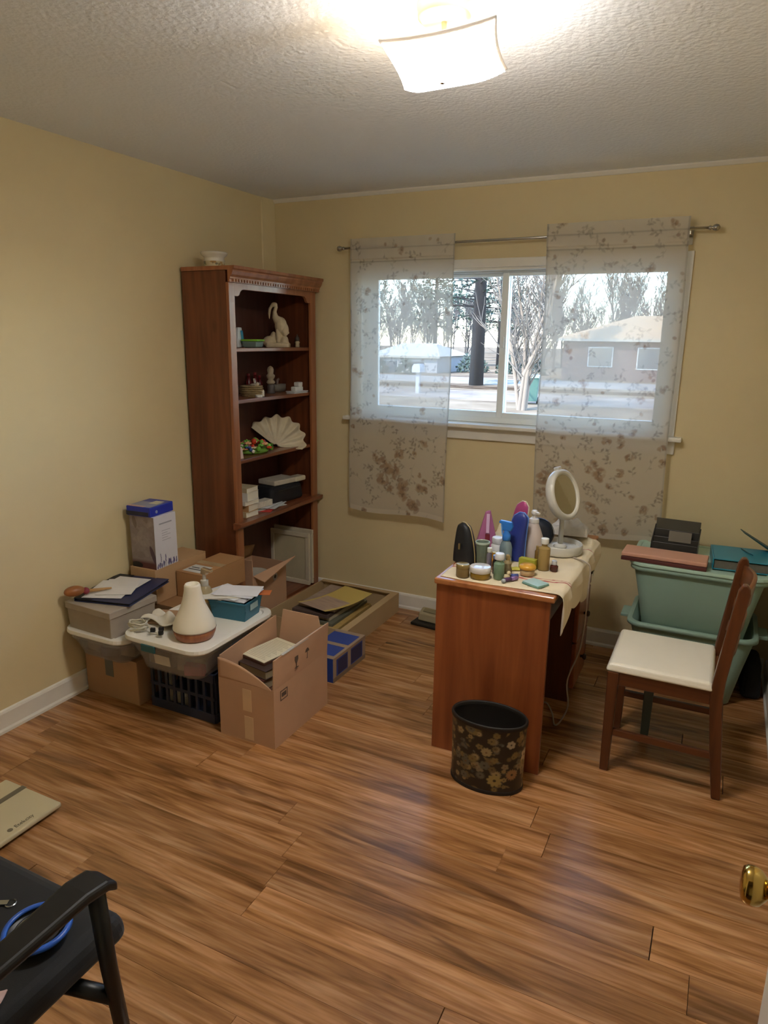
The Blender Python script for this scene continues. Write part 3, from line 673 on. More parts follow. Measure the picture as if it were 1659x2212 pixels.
    o.rotation_euler = (0, R(-14), 0)
    t = thing('porcelain_flower_basket', 'porcelain centrepiece crowded with coloured flowers and fruit on the third shelf', 'ornament', (.215, -.545, .998), R(-30))
    part('base', MB().lathe([(.06, 0), (.078, .004), (.085, .016), (.07, .03), (.002, .036)], 28, sx=.55), M('6d9a3c', .35), t, smooth=True)
    r = random.Random(2); cols = ['d8472c', 'e8c23a', 'f0e6d6', 'e88a6a', '6fae3e', 'd84a5a', 'f2b98c', '3f62a0', '7fc04a', 'e9d9b0']
    for k in range(52):
        a = r.uniform(0, 6.28); q = math.sqrt(r.random()); x, y = .052*q*math.cos(a), .108*q*math.sin(a); z = .028+.045*(1-q*q)+r.uniform(-.012, .008)
        rr = r.uniform(.009, .017); col = r.choice(cols)
        if k % 3:
            mb = MB()
            for j in range(5): mb.ball((x+rr*.7*math.cos(j*1.257), y+rr*.7*math.sin(j*1.257), z), (rr*.6, rr*.6, rr*.45), 7, 5)
            mb.ball((x, y, z+rr*.3), rr*.45, 7, 5); part('flower', mb, M(col, .3), t, smooth=True)
        else: part('fruit', MB().ball((x, y, z), (rr, rr, rr*1.1), 10, 7), M(col, .3), t, smooth=True)
    for k in range(12):
        a = r.uniform(0, 6.28); x, y = .05*math.cos(a), .108*math.sin(a)
        part('leaf', MB().obox((x, y, .02+r.uniform(0, .03)), (.024, .012, .003), (r.uniform(-.6, .6), r.uniform(-.6, .6), a)), M('5d9a38', .35), t, bevel=.001)
    solo('greeting_card', MB().add([(0, -.03, 0), (.012, .03, 0), (.004, .03, .06), (-.004, -.03, .085)], [[0, 1, 2, 3]]), M('e3c8b6', .6), 'pale pink card leaning at the near end of the third shelf', 'card', (.255, -.745, .998), 0, solid=.002)
    # waist shelf
    bk = [('c9b28c', .034, .105), ('c79a68', .040, .10), ('dcd8cf', .026, .12), ('e0dcd2', .050, .12), ('c9ba96', .028, .11)]; z = .669
    names = ['tan paperback at the bottom of the small pile', 'orange-tan paperback second in the small pile', 'white paperback mid-way up the small pile', 'thick white paperback near the top of the small pile', 'beige paperback topmost in the small pile']
    for k, (c, h, w) in enumerate(bk):
        t = thing('paperback_book', names[k], 'book', (.225, -.735+.05, z), R((-4, 5, -3, 6, 2)[k]), 'paperbacks piled on the waist shelf')
        part('cover', MB().box(-.07, .07, -w/2, w/2, 0, .0015).box(-.07, .07, -w/2, w/2, h-.0045, h-.003).box(-.07, .07, -w/2, -w/2+.0015, .0015, h-.0045), M(c, .5), t)
        part('pages', MB().box(-.068, .068, -w/2+.0015, w/2-.002, .0016, h-.0046), M('e6e0cf', .8), t)
        z += h-.0025
    for k, (x, y, zz, a, b, rz, c, nm) in enumerate([(.25, -.50, .6685, .10, .17, 20, 'd8453f', 'bright red envelope under the loose white papers'), (.235, -.47, .672, .11, .22, -12, 'dcdcd8', 'white envelope lying over the red envelope'), (.25, -.43, .6755, .10, .2, 14, 'd5d8da', 'loose white letter on the waist shelf'), (.225, -.49, .679, .10, .14, -5, 'e0e0dc', 'short white envelope among the loose papers'), (.24, -.46, .683, .09, .19, 8, 'd9dade', 'bluish white letter topping the loose papers')]):
        solo('envelope', MB().box(-a/2, a/2, -b/2, b/2, 0, .0025), M(c, .7), nm, 'envelope', (x, y, zz), R(rz), 'papers on the waist shelf')
    solo('small_carton', MB().box(-.03, .03, -.075, .075, 0, .035), M('d5cdbd', .6, noise=(60, .15)), 'slim printed white carton resting on the loose papers', 'carton', (.235, -.535, .686), R(-6), bevel=.002)
    t = thing('black_bag', 'low black fabric bag on the waist shelf', 'bag', (.185, -.29, .669), R(-4))
    part('bag_body', MB().taper((-.09, .09, -.16, .16), (-.08, .08, -.145, .145), 0, .105), M('15151a', .75, bump=(300, .3, .001)), t, bevel=.025, seg=4)
    part('zip', MB().box(.074, .084, -.12, .12, .078, .083), M('2c2c30', .4), t)
    solo('paper_bundle', MB().box(-.07, .07, -.10, .10, 0, .030), M('cfc6b4', .7, noise=(40, .1)), 'bundle of cream papers lying on the black bag', 'papers', (.18, -.27, .775), R(-10), bevel=.006)
    solo('tissue_pack', MB().box(-.035, .035, -.05, .05, 0, .03), M('d9d2bc', .5), 'cream tissue pack on the black bag beside the paper bundle', 'packet', (.24, -.155, .775), R(-6), bevel=.008)
    # bottom: picture frames and an open carton
    FR = M('d5cbb4', .45, noise=(10, .04))
    for k, (y, h, lab) in enumerate(((-.150, .345, 'cream picture frame standing in front of another in the bookcase'), (-.110, .36, 'cream picture frame tucked behind another in the bookcase'))):
        t = thing('picture_frame', lab, 'picture frame', (.17, y, .0905), 0, 'picture frames in the bookcase')
        a = .15
        f = part('frame', MB().box(-a, a, 0, .018, 0, .03).box(-a, a, 0, .018, h-.03, h).box(-a, -a+.03, 0, .018, .03, h-.03).box(a-.03, a, 0, .018, .03, h-.03), FR, t, bevel=.004)
        part('mat_board', MB().box(-a+.03, a-.03, .008, .012, .03, h-.03), M('cabf9f', .8), t)
build_shelf_items()

# ------------------------------------------------------------------ writing desk with its cloth
DX0, DX1, DY0, DY1, DZ = 1.662, 2.112, -1.345, -.44, .742
def build_desk():
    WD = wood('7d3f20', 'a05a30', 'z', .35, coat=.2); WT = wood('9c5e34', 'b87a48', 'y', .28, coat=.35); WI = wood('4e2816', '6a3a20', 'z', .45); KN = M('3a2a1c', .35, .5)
    cx, cy = (DX0+DX1)/2, (DY0+DY1)/2; hx, hy = (DX1-DX0)/2, (DY1-DY0)/2
    t = thing('writing_desk', 'small brown wooden kneehole desk with a drawer pedestal by the window', 'desk', (cx, cy, 0))
    part('desktop', MB().box(-hx-.006, hx+.014, -hy-.014, hy+.014, DZ-.024, DZ), WT, t, bevel=.006, seg=3)
    part('end_panel', MB().box(-hx, hx-.004, -hy, -hy+.02, 0, DZ-.024), WD, t, bevel=.002)
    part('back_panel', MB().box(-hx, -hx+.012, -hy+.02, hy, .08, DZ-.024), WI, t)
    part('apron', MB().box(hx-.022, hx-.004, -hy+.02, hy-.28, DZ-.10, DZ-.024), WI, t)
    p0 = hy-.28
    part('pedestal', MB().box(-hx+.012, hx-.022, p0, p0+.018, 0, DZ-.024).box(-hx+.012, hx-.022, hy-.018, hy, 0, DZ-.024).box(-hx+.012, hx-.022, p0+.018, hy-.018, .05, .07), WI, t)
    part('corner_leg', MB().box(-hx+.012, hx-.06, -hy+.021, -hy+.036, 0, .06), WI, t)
    for k, (z0, z1) in enumerate(((.07, .29), (.30, .50), (.51, DZ-.03))):
        dr = part('drawer', MB().box(hx-.022, hx, p0+.004, hy-.004, z0, z1), WD, t, bevel=.004)
        part('knob', MB().lathe([(.007, 0), (.006, .008), (.013, .014), (.015, .020), (.010, .026), (.001, .027)], 18, (hx, (p0+hy)/2, (z0+z1)/2), mtx=Matrix.Rotation(R(90), 3, 'Y')), KN, dr, smooth=True)
    # cloth runner: lies on the desktop and falls over the sitter's edge in loose folds
    nx, ny = 120, 170; L = .85; Wt = .66
    c = Canvas(Wt, L, nx, ny, 'ddcfb0', 6)
    for yy, wd in ((.145, .006), (.170, .003), (.66, .004)):
        c.C[..., :3] = np.where(((np.abs(c.Y-yy-.012*np.sin(c.X*14)) < wd))[..., None], np.array(lin('b0433f')), c.C[..., :3])
    c.C[..., :3] *= (1-.05*np.sin(c.Y*420))[..., None]
    r = random.Random(9); ph = [r.uniform(0, 6) for _ in range(8)]
    def fn(u, v):
        y = -1.333+v*.80+.006*math.sin(u*9+ph[0])*(v < .05); s = u*Wt
        flat = DX1+.016-1.672; fold = .5+.5*math.sin(v*31+ph[1]+1.2*math.sin(v*9))
        drop_len = .085+.06*math.exp(-((v-.07)/.09)**2)+.07*math.exp(-((v-.52)/.2)**2)+.025*math.sin(v*23+ph[2])
        if s <= flat:
            x = 1.672+s; bun = max(0, min(1, (v-.80)/.2))
            z = DZ+.0025+.0012*math.sin(s*60+ph[3])*math.sin(v*50)+bun*(.016+.014*math.sin(s*34+ph[4]+v*40))
            z += .004*max(0, (s-flat+.12)/.12)*fold
        else:
            e = (s-flat)/(Wt-flat)*drop_len; x = DX1+.018+min(.012, e)+.014*fold*min(1, e/.05)+.004; z = DZ+.0022+.004*fold-e*1.0
        return (x+.0, y+.012*(fold-.5)*max(0, (s-flat)/.1), z)
    solo('desk_cloth', MB().grid(fn, nx, ny), painted(.85, sheen=.2), 'cream cotton runner with red stripes draped over the wooden desk', 'tablecloth', cols=c.cols(), smooth=True, solid=.0015)
build_desk()
TOP = DZ+.0045
def bottle(name, label, cat, loc, prof, mat, cap=None, capmat=None, capname='cap', n=24, rz=0, group=None, sx=1, sy=1):
    t = thing(name, label, cat, loc, rz, group); part('body', MB().lathe(prof, n, sx=sx, sy=sy), mat, t, smooth=True, bevel=.001)
    if cap: part(capname, MB().lathe(cap, n, sx=sx, sy=sy), capmat, t, smooth=True, bevel=.001)
    return t
def pouch(name, label, cat, loc, rz, w, d, h, mat, top=.55, lean=0., piping=None, z=.0):
    """soft zipped case standing on its end, narrowing to a rounded top"""
    t = thing(name, label, cat, loc, rz)
    def prof(k, s):
        out = []
        for i in range(13):
            v = i/12; wdt = w/2*(1-(1-top)*v**1.8)*(1 if v < .86 else math.sqrt(max(0.02, 1-((v-.86)/.14)**2*.9)))
            out.append((v, wdt))
        return out
    def fn(u, v):
        a = u*2*math.pi; q = [p for p in prof(0, 0)]; i = min(11, int(v*12)); f = v*12-i
        wd = q[i][1]*(1-f)+q[i+1][1]*f; dd = d/2*(1-.5*v**2)*(1 if v < .9 else math.sqrt(max(.05, 1-((v-.9)/.1)**2)))
        ca, sa = math.cos(a), math.sin(a)
        return (wd*math.copysign(abs(ca)**.7, ca)+lean*v*v, dd*math.copysign(abs(sa)**.8, sa), v*h)
    mb = MB().grid(fn, 33, 26); mb.add([fn(k/32, 1) for k in range(32)], [list(range(32))]); mb.add([fn(k/32, 0) for k in range(32)], [list(range(32))[::-1]])
    part('case', mb, mat, t, smooth=True)
    if piping:
        pts = [(prof(0, 0)[i][1]*sg+lean*(i/12)**2, 0, i/12*h) for sg, rng in ((-1, range(0, 13)), (1, range(12, -1, -1))) for i in rng]
        part('zip', MB().tube(pts, .0035, 6), piping, t, smooth=True)
    return t
def build_desk_items():
    z = TOP
    # vanity mirror
    WH = M('c9c8c0', .3, noise=(14, .03)); MIR = M('d6d8d4', .03, 1., noise=(3, .01))
    t = thing('vanity_mirror', 'round white vanity mirror tilted on a stem above its dished base', 'mirror', (2.02, -.80, z))
    part('base', MB().lathe([(.080, 0), (.092, .004), (.096, .012), (.096, .040), (.093, .044), (.086, .040), (.080, .026), (.002, .024)], 48), WH, t, smooth=True, bevel=.001)
    part('base_button', MB().lathe([(.028, .024), (.030, .028), (.022, .036), (.013, .040)], 28), WH, t, smooth=True)
    part('stem', MB().tube([(0, 0, .036), (0, 0, .14), (-.008, 0, .165)], [.011, .010, .010], 14), WH, t, smooth=True)
    hd = Matrix.Rotation(R(72), 3, 'Z') @ Matrix.Rotation(R(90-18), 3, 'X')   # dish axis turned to the right and a little up
    rim = [(.098, -.026), (.108, -.022), (.116, -.010), (.118, .006), (.114, .018), (.106, .022), (.096, .018), (.092, .010), (.001, .010)]
    back = [(.001, -.034), (.06, -.033), (.098, -.026)]
    h = part('mirror_housing', MB().lathe(back+rim, 48, cap=False, mtx=hd), WH, t, smooth=True); h.location = (-.004, 0, .256); h.scale = (.94, .94, .94)
    g = part('mirror_glass', MB().lathe([(.001, .0125), (.091, .0125)], 48, cap=False, mtx=hd), MIR, h, smooth=True)
    part('lamp_ring', MB().lathe([(.092, .0128), (.092, .0145), (.100, .0205), (.104, .0212)], 48, cap=False, mtx=hd), M('dcd9cc', .5), h, smooth=True)
    k = part('hinge_tab', MB().obox((0, .121, .0), (.03, .018, .026)), WH, h, bevel=.004); k.rotation_euler = hd.to_euler()
    # black zipped glasses case: two halves with a gold zip
    t = pouch('glasses_case', 'black zipped glasses case standing upright on the desk cloth', 'case', (1.697, -1.12, z), R(-20), .105, .07, .165, M('17181d', .5, bump=(350, .3, .001)), .5, -.012, M('a8956a', .4, .3))
    part('zip_pull', MB().box(-.004, .004, -.042, -.036, .06, .085), M('a8956a', .3, .8), t)
    # pink pointed pouch, standing behind
    t = thing('pink_pouch', 'pink pointed pouch standing behind the grey tumbler', 'pouch', (1.715, -.885, z), R(20))
    part('pouch', MB().add([(-.052, -.03, 0), (.052, -.03, 0), (.052, .03, 0), (-.052, .03, 0), (-.012, -.006, .165), (.010, -.006, .172), (.010, .006, .172), (-.012, .006, .165)],
                           [[3, 2, 1, 0], [4, 5, 6, 7], [0, 1, 5, 4], [1, 2, 6, 5], [2, 3, 7, 6], [3, 0, 4, 7]]), M('a8648c', .4), t, bevel=.006, seg=3)
    part('pale_tab', MB().obox((0, -.020, .115), (.014, .004, .085), (R(-8.5), 0, 0)), M('d9b8d6', .4), t, bevel=.001)
    part('red_label', MB().obox((0, -.031, .045), (.020, .004, .05), (R(-8.5), 0, 0)), M('7a2734', .4), t, bevel=.001)
    # pink and blue cases
    pouch('pink_case', 'pink case with a cream zip edge standing behind the blue case', 'case', (1.853, -.905, z), R(-25), .08, .05, .235, M('a8447c', .45), .8, .03, M('cfc4b0', .5))
    pouch('blue_case', 'deep blue case standing upright behind the spray bottle', 'case', (1.873, -.99, z), R(-10), .085, .055, .205, M('2b3a86', .4), .75, .022, M('5e86d0', .4))
    t = bottle('spray_bottle', 'bright blue spray bottle with a clear collar on the desk', 'bottle', (1.853, -1.065, z), [(.024, 0), (.026, .004), (.026, .07), (.020, .09), (.013, .10), (.013, .108)], M('9db4bd', .15, trans=.5, noise=(9, .03)), [(.016, .100), (.017, .104), (.017, .124), (.012, .130), (.012, .142)], M('2f78cf', .3), 'collar')
    part('spray_head', MB().prism([(-.018, .140), (.020, .140), (.026, .160), (.020, .178), (-.030, .182), (-.034, .172), (-.020, .166)], 'y', -.010, .010), M('2f78cf', .3), t, bevel=.004)
    part('trigger', MB().prism([(-.020, .164), (-.026, .164), (-.020, .120), (-.014, .122)], 'y', -.005, .005), M('7fb0e6', .3), t, bevel=.001)
    # lotion bottle with pump
    t = bottle('lotion_bottle', 'tall tapering pale pink lotion bottle with a white pump', 'bottle', (1.93, -.93, z), [(.043, 0), (.047, .005), (.0475, .06), (.042, .09), (.028, .130), (.020, .150), (.019, .154)], M('c4b8b4', .3, noise=(8, .04)), [(.020, .152), (.021, .155), (.020, .170), (.008, .172), (.006, .190)], M('d8d6d2', .3), 'collar')
    part('pump_head', MB().lathe([(.006, .186), (.013, .190), (.014, .200), (.010, .206), (.001, .207)], 18).obox((.014, -.012, .198), (.030, .010, .008), (0, 0, R(-40))), M('dcdad6', .3), t, smooth=True, bevel=.001)
    # dark round hand mirror or purse behind
    t = thing('navy_purse', 'round navy purse lying on edge behind the lotion bottle', 'purse', (1.917, -.785, z), R(15)); t.scale = (1.15, 1.15, 1.15)
    part('purse', MB().lathe([(.002, -.026), (.035, -.026), (.052, -.016), (.058, 0), (.052, .016), (.035, .026), (.002, .026)], 32, (0, 0, .060), mtx=Matrix.Rotation(R(90), 3, 'X')), M('1d2430', .4), t, smooth=True)
    part('clasp', MB().lathe([(.059, -.004), (.061, 0), (.059, .004)], 32, (0, 0, .060), cap=False, mtx=Matrix.Rotation(R(90), 3, 'X')), M('3a465a', .3, .5), t, smooth=True)
    # tumbler: faceted grey-green
    t = bottle('tumbler', 'faceted grey-green tumbler between the black case and the pink pouch', 'tumbler', (1.772, -1.125, z), [(.020, 0), (.023, .004), (.029, .088), (.0295, .094), (.026, .094), (.021, .012), (.001, .010)], M('6f7d70', .3, noise=(12, .05)), n=8)
    part('tumbler_rim', MB().lathe([(.0300, .090), (.0305, .096), (.0285, .099), (.0265, .096)], 24, cap=False), M('aab8a8', .25), t, smooth=True)
    # jars and bottles at the front
    bottle('cream_jar', 'wide amber jar with a shiny white lid at the desk front', 'jar', (1.818, -1.283, z), [(.036, 0), (.039, .004), (.039, .022), (.037, .026)], M('a3822e', .2, trans=.25, noise=(10, .05)), [(.040, .024), (.0415, .028), (.0415, .043), (.039, .047), (.001, .048)], M('d8d5d2', .12), 'lid', 40)
    bottle('powder_jar', 'small dull gold jar near the desk corner', 'jar', (1.752, -1.300, z), [(.024, 0), (.026, .003), (.026, .030), (.0245, .033)], M('7f6a42', .35), [(.0262, .033), (.0262, .048), (.024, .051), (.001, .052)], M('a08a56', .25, .4), 'lid', 30)
    bottle('green_bottle', 'small pale green toiletry bottle with a white cap', 'bottle', (1.886, -1.262, z), [(.019, 0), (.021, .003), (.021, .062), (.012, .072), (.012, .078)], M('7c9a80', .2, trans=.2, noise=(9, .04)), [(.017, .078), (.018, .081), (.018, .100), (.016, .103), (.001, .104)], M('e2e4e8', .3), 'cap', 28)
    bottle('perfume_bottle', 'square-shouldered gold perfume bottle with a white cap near the mirror', 'bottle', (2.012, -1.068, z), [(.022, 0), (.024, .003), (.024, .090), (.011, .098), (.011, .108)], M('b89c62', .12, trans=.25, noise=(9, .05)), [(.015, .108), (.016, .110), (.016, .130), (.001, .132)], M('e6e6e4', .3), 'cap', 28)
    bottle('amber_vial', 'slim amber glass vial standing against the gold perfume bottle', 'bottle', (1.982, -1.045, z), [(.012, 0), (.013, .002), (.013, .066), (.008, .074)], M('8a6a34', .15, trans=.3, noise=(9, .05)), [(.009, .074), (.009, .088), (.001, .089)], M('9a7c44', .3), 'cap', 20)
    bottle('gold_lipstick', 'gold lipstick tube standing behind the green bottle', 'lipstick', (1.838, -1.17, z), [(.010, 0), (.010, .035), (.012, .036), (.012, .075), (.001, .076)], M('c89a4a', .2, .8), n=20)
    bottle('dark_bottle', 'short black bottle with a blue-grey cap behind the green bottle', 'bottle', (1.862, -1.205, z), [(.019, 0), (.020, .003), (.020, .05), (.012, .06)], M('15161c', .25), [(.018, .06), (.019, .062), (.019, .075), (.001, .077)], M('6d7a9a', .2), 'cap', 26)
    bottle('white_jar', 'white plastic jar partly hidden behind the blue spray bottle', 'jar', (1.805, -1.02, z), [(.026, 0), (.028, .004), (.028, .060), (.022, .068)], M('d4d6d8', .35), [(.024, .068), (.025, .070), (.025, .092), (.022, .095), (.001, .096)], M('dfe1e4', .3), 'cap', 28)
    bottle('glass_vial', 'clear glass vial with a pale stopper beside the tumbler', 'bottle', (1.815, -1.165, z), [(.010, 0), (.011, .003), (.011, .06), (.006, .07)], M('9a94a8', .1, trans=.6, noise=(9, .03)), [(.009, .07), (.0095, .072), (.0095, .088), (.001, .09)], M('d9dcd6', .3), 'cap', 18)
    bottle('pearl_bottle', 'ornate beaded glass bottle behind the green bottle', 'bottle', (1.902, -1.205, z), [(.012, 0), (.018, .006), (.020, .02), (.014, .036), (.017, .05), (.010, .062)], M('8c7c5a', .2, noise=(60, .4)), [(.008, .062), (.010, .072), (.008, .082), (.001, .086)], M('b8a070', .2, .6), 'stopper', 22)
    bottle('nail_polish', 'dark red nail polish bottle with a silver cap beside the perfume bottle', 'bottle', (2.056, -1.070, z), [(.014, 0), (.016, .003), (.016, .022), (.009, .027)], M('4a1c16', .1), [(.010, .027), (.011, .029), (.010, .044), (.001, .045)], M('c9ccd4', .2, .3), 'cap', 22)
    # yellow dish with soap and lime box behind
    t = thing('yellow_tub', 'low tub with a rounded yellow lid among the bottles', 'tub', (1.972, -1.165, z))
    part('tub', MB().lathe([(.025, 0), (.028, .003), (.029, .026)], 28), M('b9a078', .35, noise=(9, .06)), t, smooth=True)
    part('lid', MB().lathe([(.031, .026), (.033, .030), (.033, .036), (.028, .042), (.001, .044)], 28), M('d8a23c', .3), t, smooth=True)
    solo('lime_box', MB().box(-.035, .035, -.014, .014, 0, .042), M('a8a83a', .45), 'lime yellow carton behind the yellow lidded tub', 'carton', (1.953, -1.085, z), R(-8), bevel=.002)
    solo('lime_cloth', MB().grid(lambda u, v: ((u-.5)*.06, (v-.5)*.045, .004+.008*math.sin(u*5)*math.sin(v*4)), 12, 10), M('b8b04a', .7), 'crumpled yellow cloth scrap beside the yellow lidded tub', 'cloth', (1.925, -1.115, z), R(20), smooth=True, solid=.003)
    # lipsticks lying
    for k, (x, y, rz, c1, c2, lab) in enumerate(((1.925, -1.235, 35, '2c2e48', '5a6ab0', 'navy lipstick tube lying by the yellow lidded tub'), (1.935, -1.268, 52, '5a3a68', '9a7ab4', 'purple lipstick tube lying by the green bottle'))):
        t = thing('lipstick', lab, 'lipstick', (x, y, z), R(rz), 'lipsticks lying on the desk cloth')
        rr = Matrix.Rotation(R(90), 3, 'Y')
        part('tube', MB().lathe([(.007, -.03), (.008, -.028), (.008, 0)], 14, (0, 0, .0085), mtx=rr), M(c1, .3), t, smooth=True)
        part('cap', MB().lathe([(.0083, 0), (.0083, .030), (.001, .031)], 14, (0, 0, .0085), mtx=rr), M(c2, .2, .4), t, smooth=True)
    solo('glass_bead', MB().ball((0, 0, .009), .009, 14, 9), M('9aa0a4', .1), 'round glass bead lying below the purple lipstick', 'bead', (1.918, -1.305, z), smooth=True)
    solo('shell_trinket', MB().ball((0, 0, .010), (.016, .012, .010), 12, 8).ball((.008, .008, .022), (.009, .009, .010), 10, 7), M('cfbf96', .4, noise=(80, .3)), 'tiny cream shell trinket beside the green bottle', 'trinket', (1.913, -1.255, z), smooth=True)
    t = thing('compact', 'square pale turquoise compact lying flat at the desk edge', 'compact', (2.030, -1.262, z), R(-28))
    part('compact_base', MB().box(-.040, .040, -.032, .032, 0, .006), M('6f9a90', .3), t, bevel=.002)
    part('compact_lid', MB().box(-.039, .039, -.031, .031, .006, .011), M('a9cdd0', .12), t, bevel=.002)
    # folded towel at the far end
    def tow(seed, w, d, h):
        r = random.Random(seed); a = [r.uniform(0, 6) for _ in range(4)]
        return MB().grid(lambda u, v: ((u-.5)*w, (v-.5)*d, h*(math.sin(math.pi*u)**.35)*(math.sin(math.pi*v)**.35)*(.8+.2*math.sin(u*14+a[0])*math.cos(v*9+a[1]))), 30, 24)
    TW = M('d6d3d0', .95, noise=(30, .06), bump=(200, .6, .003), sheen=.3)
    solo('towel', tow(3, .17, .13, .075), TW, 'white towel bunched on the desk behind the mirror stem', 'towel', (2.01, -.56, z+.03), R(6), smooth=True)
    solo('washcloth', tow(7, .12, .12, .07), M('d9d6dc', .95, noise=(30, .06), bump=(200, .6, .003)), 'white washcloth heaped beside the navy purse', 'washcloth', (1.85, -.59, z+.028), R(-20), smooth=True)
    # power cord of the mirror
    pts = [(2.085, -.86, z+.004), (2.150, -.905, z+.004), (2.172, -.91, z-.02), (2.172, -.915, .62), (2.166, -.90, .45), (2.150, -.88, .33), (2.115, -.90, .20), (2.132, -.93, .10), (2.110, -.955, .03), (2.085, -.955, .006), (2.06, -.90, .03), (2.02, -.86, .05), (1.96, -.84, .006)]
    def smoothp(p, n=6):
        out = []; p = [Vector(q) for q in p]
        for i in range(len(p)-1):
            a, b, c, d = p[max(0, i-1)], p[i], p[i+1], p[min(len(p)-1, i+2)]
            for k in range(n):
                s = k/n; out.append(.5*((2*b)+(c-a)*s+(2*a-5*b+4*c-d)*s*s+(3*b-a-3*c+d)*s**3))
        return out+[p[-1]]
    solo('power_cord', MB().tube(smoothp(pts), .0035, 8), M('a89c8c', .5), 'white power cord hanging from the desk edge to the floor', 'cord', smooth=True)
    solo('ribbon_tag', MB().grid(lambda u, v: (.002*math.sin(v*6), (u-.5)*.022, -v*.075), 5, 10), M('a9b394', .6), 'pale green ribbon tag hanging beside the desk drawers', 'ribbon', (2.155, -.70, DZ-.035), R(8), smooth=True, solid=.0015)
build_desk_items()
# ------------------------------------------------------------------ waste basket
def build_bin():
    H, a, b = .285, .138, .088
    t = thing('waste_basket', 'oval black waste basket printed with gold flowers before the desk', 'waste basket', (1.938, -1.462, 0), R(2))
    nx, ny = 330, 130; per = .73; c = Canvas(per, H-.03, nx, ny, '1c1712', 12); r = c.r
    GOLD = ['8f7a4e', '7a683f', '9c8a60', '665638', '83755a', '5c5a4c']
    for k in range(150): c.ell(r.uniform(0, per), r.uniform(0, H), r.uniform(.006, .014), r.uniform(.003, .006), r.uniform(0, 6), r.choice(['5d6058', '6b5c3c', '4a4a44', '7d6a44', '39403e']), .8, leaf=True)
    for k in range(210):
        q = r.random(); c.flower(r.uniform(0, per), r.uniform(.004, H-.034), r.uniform(.006, .017), [r.choice(GOLD)], r.choice([5, 6, 10, 14]), .9, r.choice(['2a2018', '6d4a2a']))
    for u, v, rad, n, col in ((.205, .05, .026, 12, 'c2b070'), (.165, .145, .024, 5, 'c9b89a'), (.10, .075, .022, 14, '8f6a44'), (.245, .11, .02, 14, '8a8a70'), (.04, .05, .024, 9, '9a8850'), (.09, .2, .016, 6, 'a89a80')):
        c.flower(u+.42-.0, v, rad, [col], n, 1, '2a2018')
    def fn(u, v):
        an = -math.pi*.5+u*2*math.pi-R(205); s = 1+.03*v
        return (a*s*math.cos(an), b*s*math.sin(an), .012+v*(H-.03))
    part('printed_wall', MB().grid(fn, nx, ny), painted(.35, coat=.2), t, smooth=True, cols=c.cols())
    IN = M('15100c', .6)
    part('inner_wall', MB().lathe([(.001, .014), (.955, .014), (.985, H-.02)], 48, sx=a, sy=b, cap=False), IN, t, smooth=True)
    part('rim', MB().lathe([(1.02, H-.024), (1.055, H-.020), (1.06, H-.008), (1.03, H-.002), (.985, H-.006), (.985, H-.02)], 56, sx=a, sy=b, cap=False), IN, t, smooth=True)
    part('foot_band', MB().lathe([(.001, 0), (1.0, 0), (1.02, .004), (1.02, .014), (1.0, .016)], 56, sx=a, sy=b, cap=False), IN, t, smooth=True)
build_bin()

# ------------------------------------------------------------------ wooden chair, tubs and what lies on them
def build_chair():
    WC = wood('43220f', '6c3c1f', 'z', .3, coat=.3); WX = wood('43220f', '6c3c1f', 'x', .3, coat=.3); WY = wood('5a3018', '84502c', 'y', .3, coat=.3)
    t = thing('dining_chair', 'brown wooden ladder-back chair with a white vinyl seat beside the tubs', 'chair', (2.50, -1.0, 0))
    x0, x1, y0, y1 = -.19, .20, -.195, .185
    for y in (y0+.018, y1-.018):
        part('leg', MB().taper((x0+.005, x0+.037, y-.015, y+.015), (x0+.002, x0+.044, y-.021, y+.021), 0, .425), WC, t, bevel=.003)
        poly = [(.218, 0), (.250, 0), (.232, .20), (.212, .40), (.214, .47), (.238, .70), (.252, .805), (.249, .825), (.238, .840), (.224, .838), (.212, .815), (.198, .70), (.172, .47), (.168, .40), (.190, .20)]
        part('back_leg', MB().prism(poly, 'y', y-.016, y+.016), WC, t, bevel=.005, seg=3)
    for y in (y0+.018, y1-.018):
        part('seat_rail', MB().box(x0+.04, .175, y-.011, y+.011, .372, .425), WX, t, bevel=.002)
        part('stretcher', MB().box(x0+.035, .20, y-.009, y+.009, .155, .182), WX, t, bevel=.003)
    part('seat_rail', MB().box(x0+.005, x0+.03, y0+.035, y1-.035, .372, .425), WY, t, bevel=.002)
    part('seat_rail', MB().box(.165, .19, y0+.035, y1-.035, .372, .425), WY, t, bevel=.002)
    part('seat_pad', MB().taper((x0-.008, .180, y0-.004, y1+.004), (x0+.004, .172, y0+.008, y1-.008), .425, .458), M('efeada', .35, noise=(6, .03), bump=(400, .15, .001)), t, bevel=.012, seg=4)
    for z, h in ((.775, .075), (.655, .045), (.56, .045)):
        xx = .205+(z-.47)*.12
        part('back_slat', MB().grid(lambda u, v: (xx+.028*math.sin(math.pi*u)+(v-.5)*h*.13, y0+.03+u*(y1-y0-.06), z+(v-.5)*h*(1+.25*math.sin(math.pi*u))), 16, 5), WY, t, smooth=True, solid=.014, bevel=.003)
build_chair()
GREEN = M('9ab8a8', .42, noise=(5, .05)); GLID = M('bcdcca', .4, noise=(5, .04))
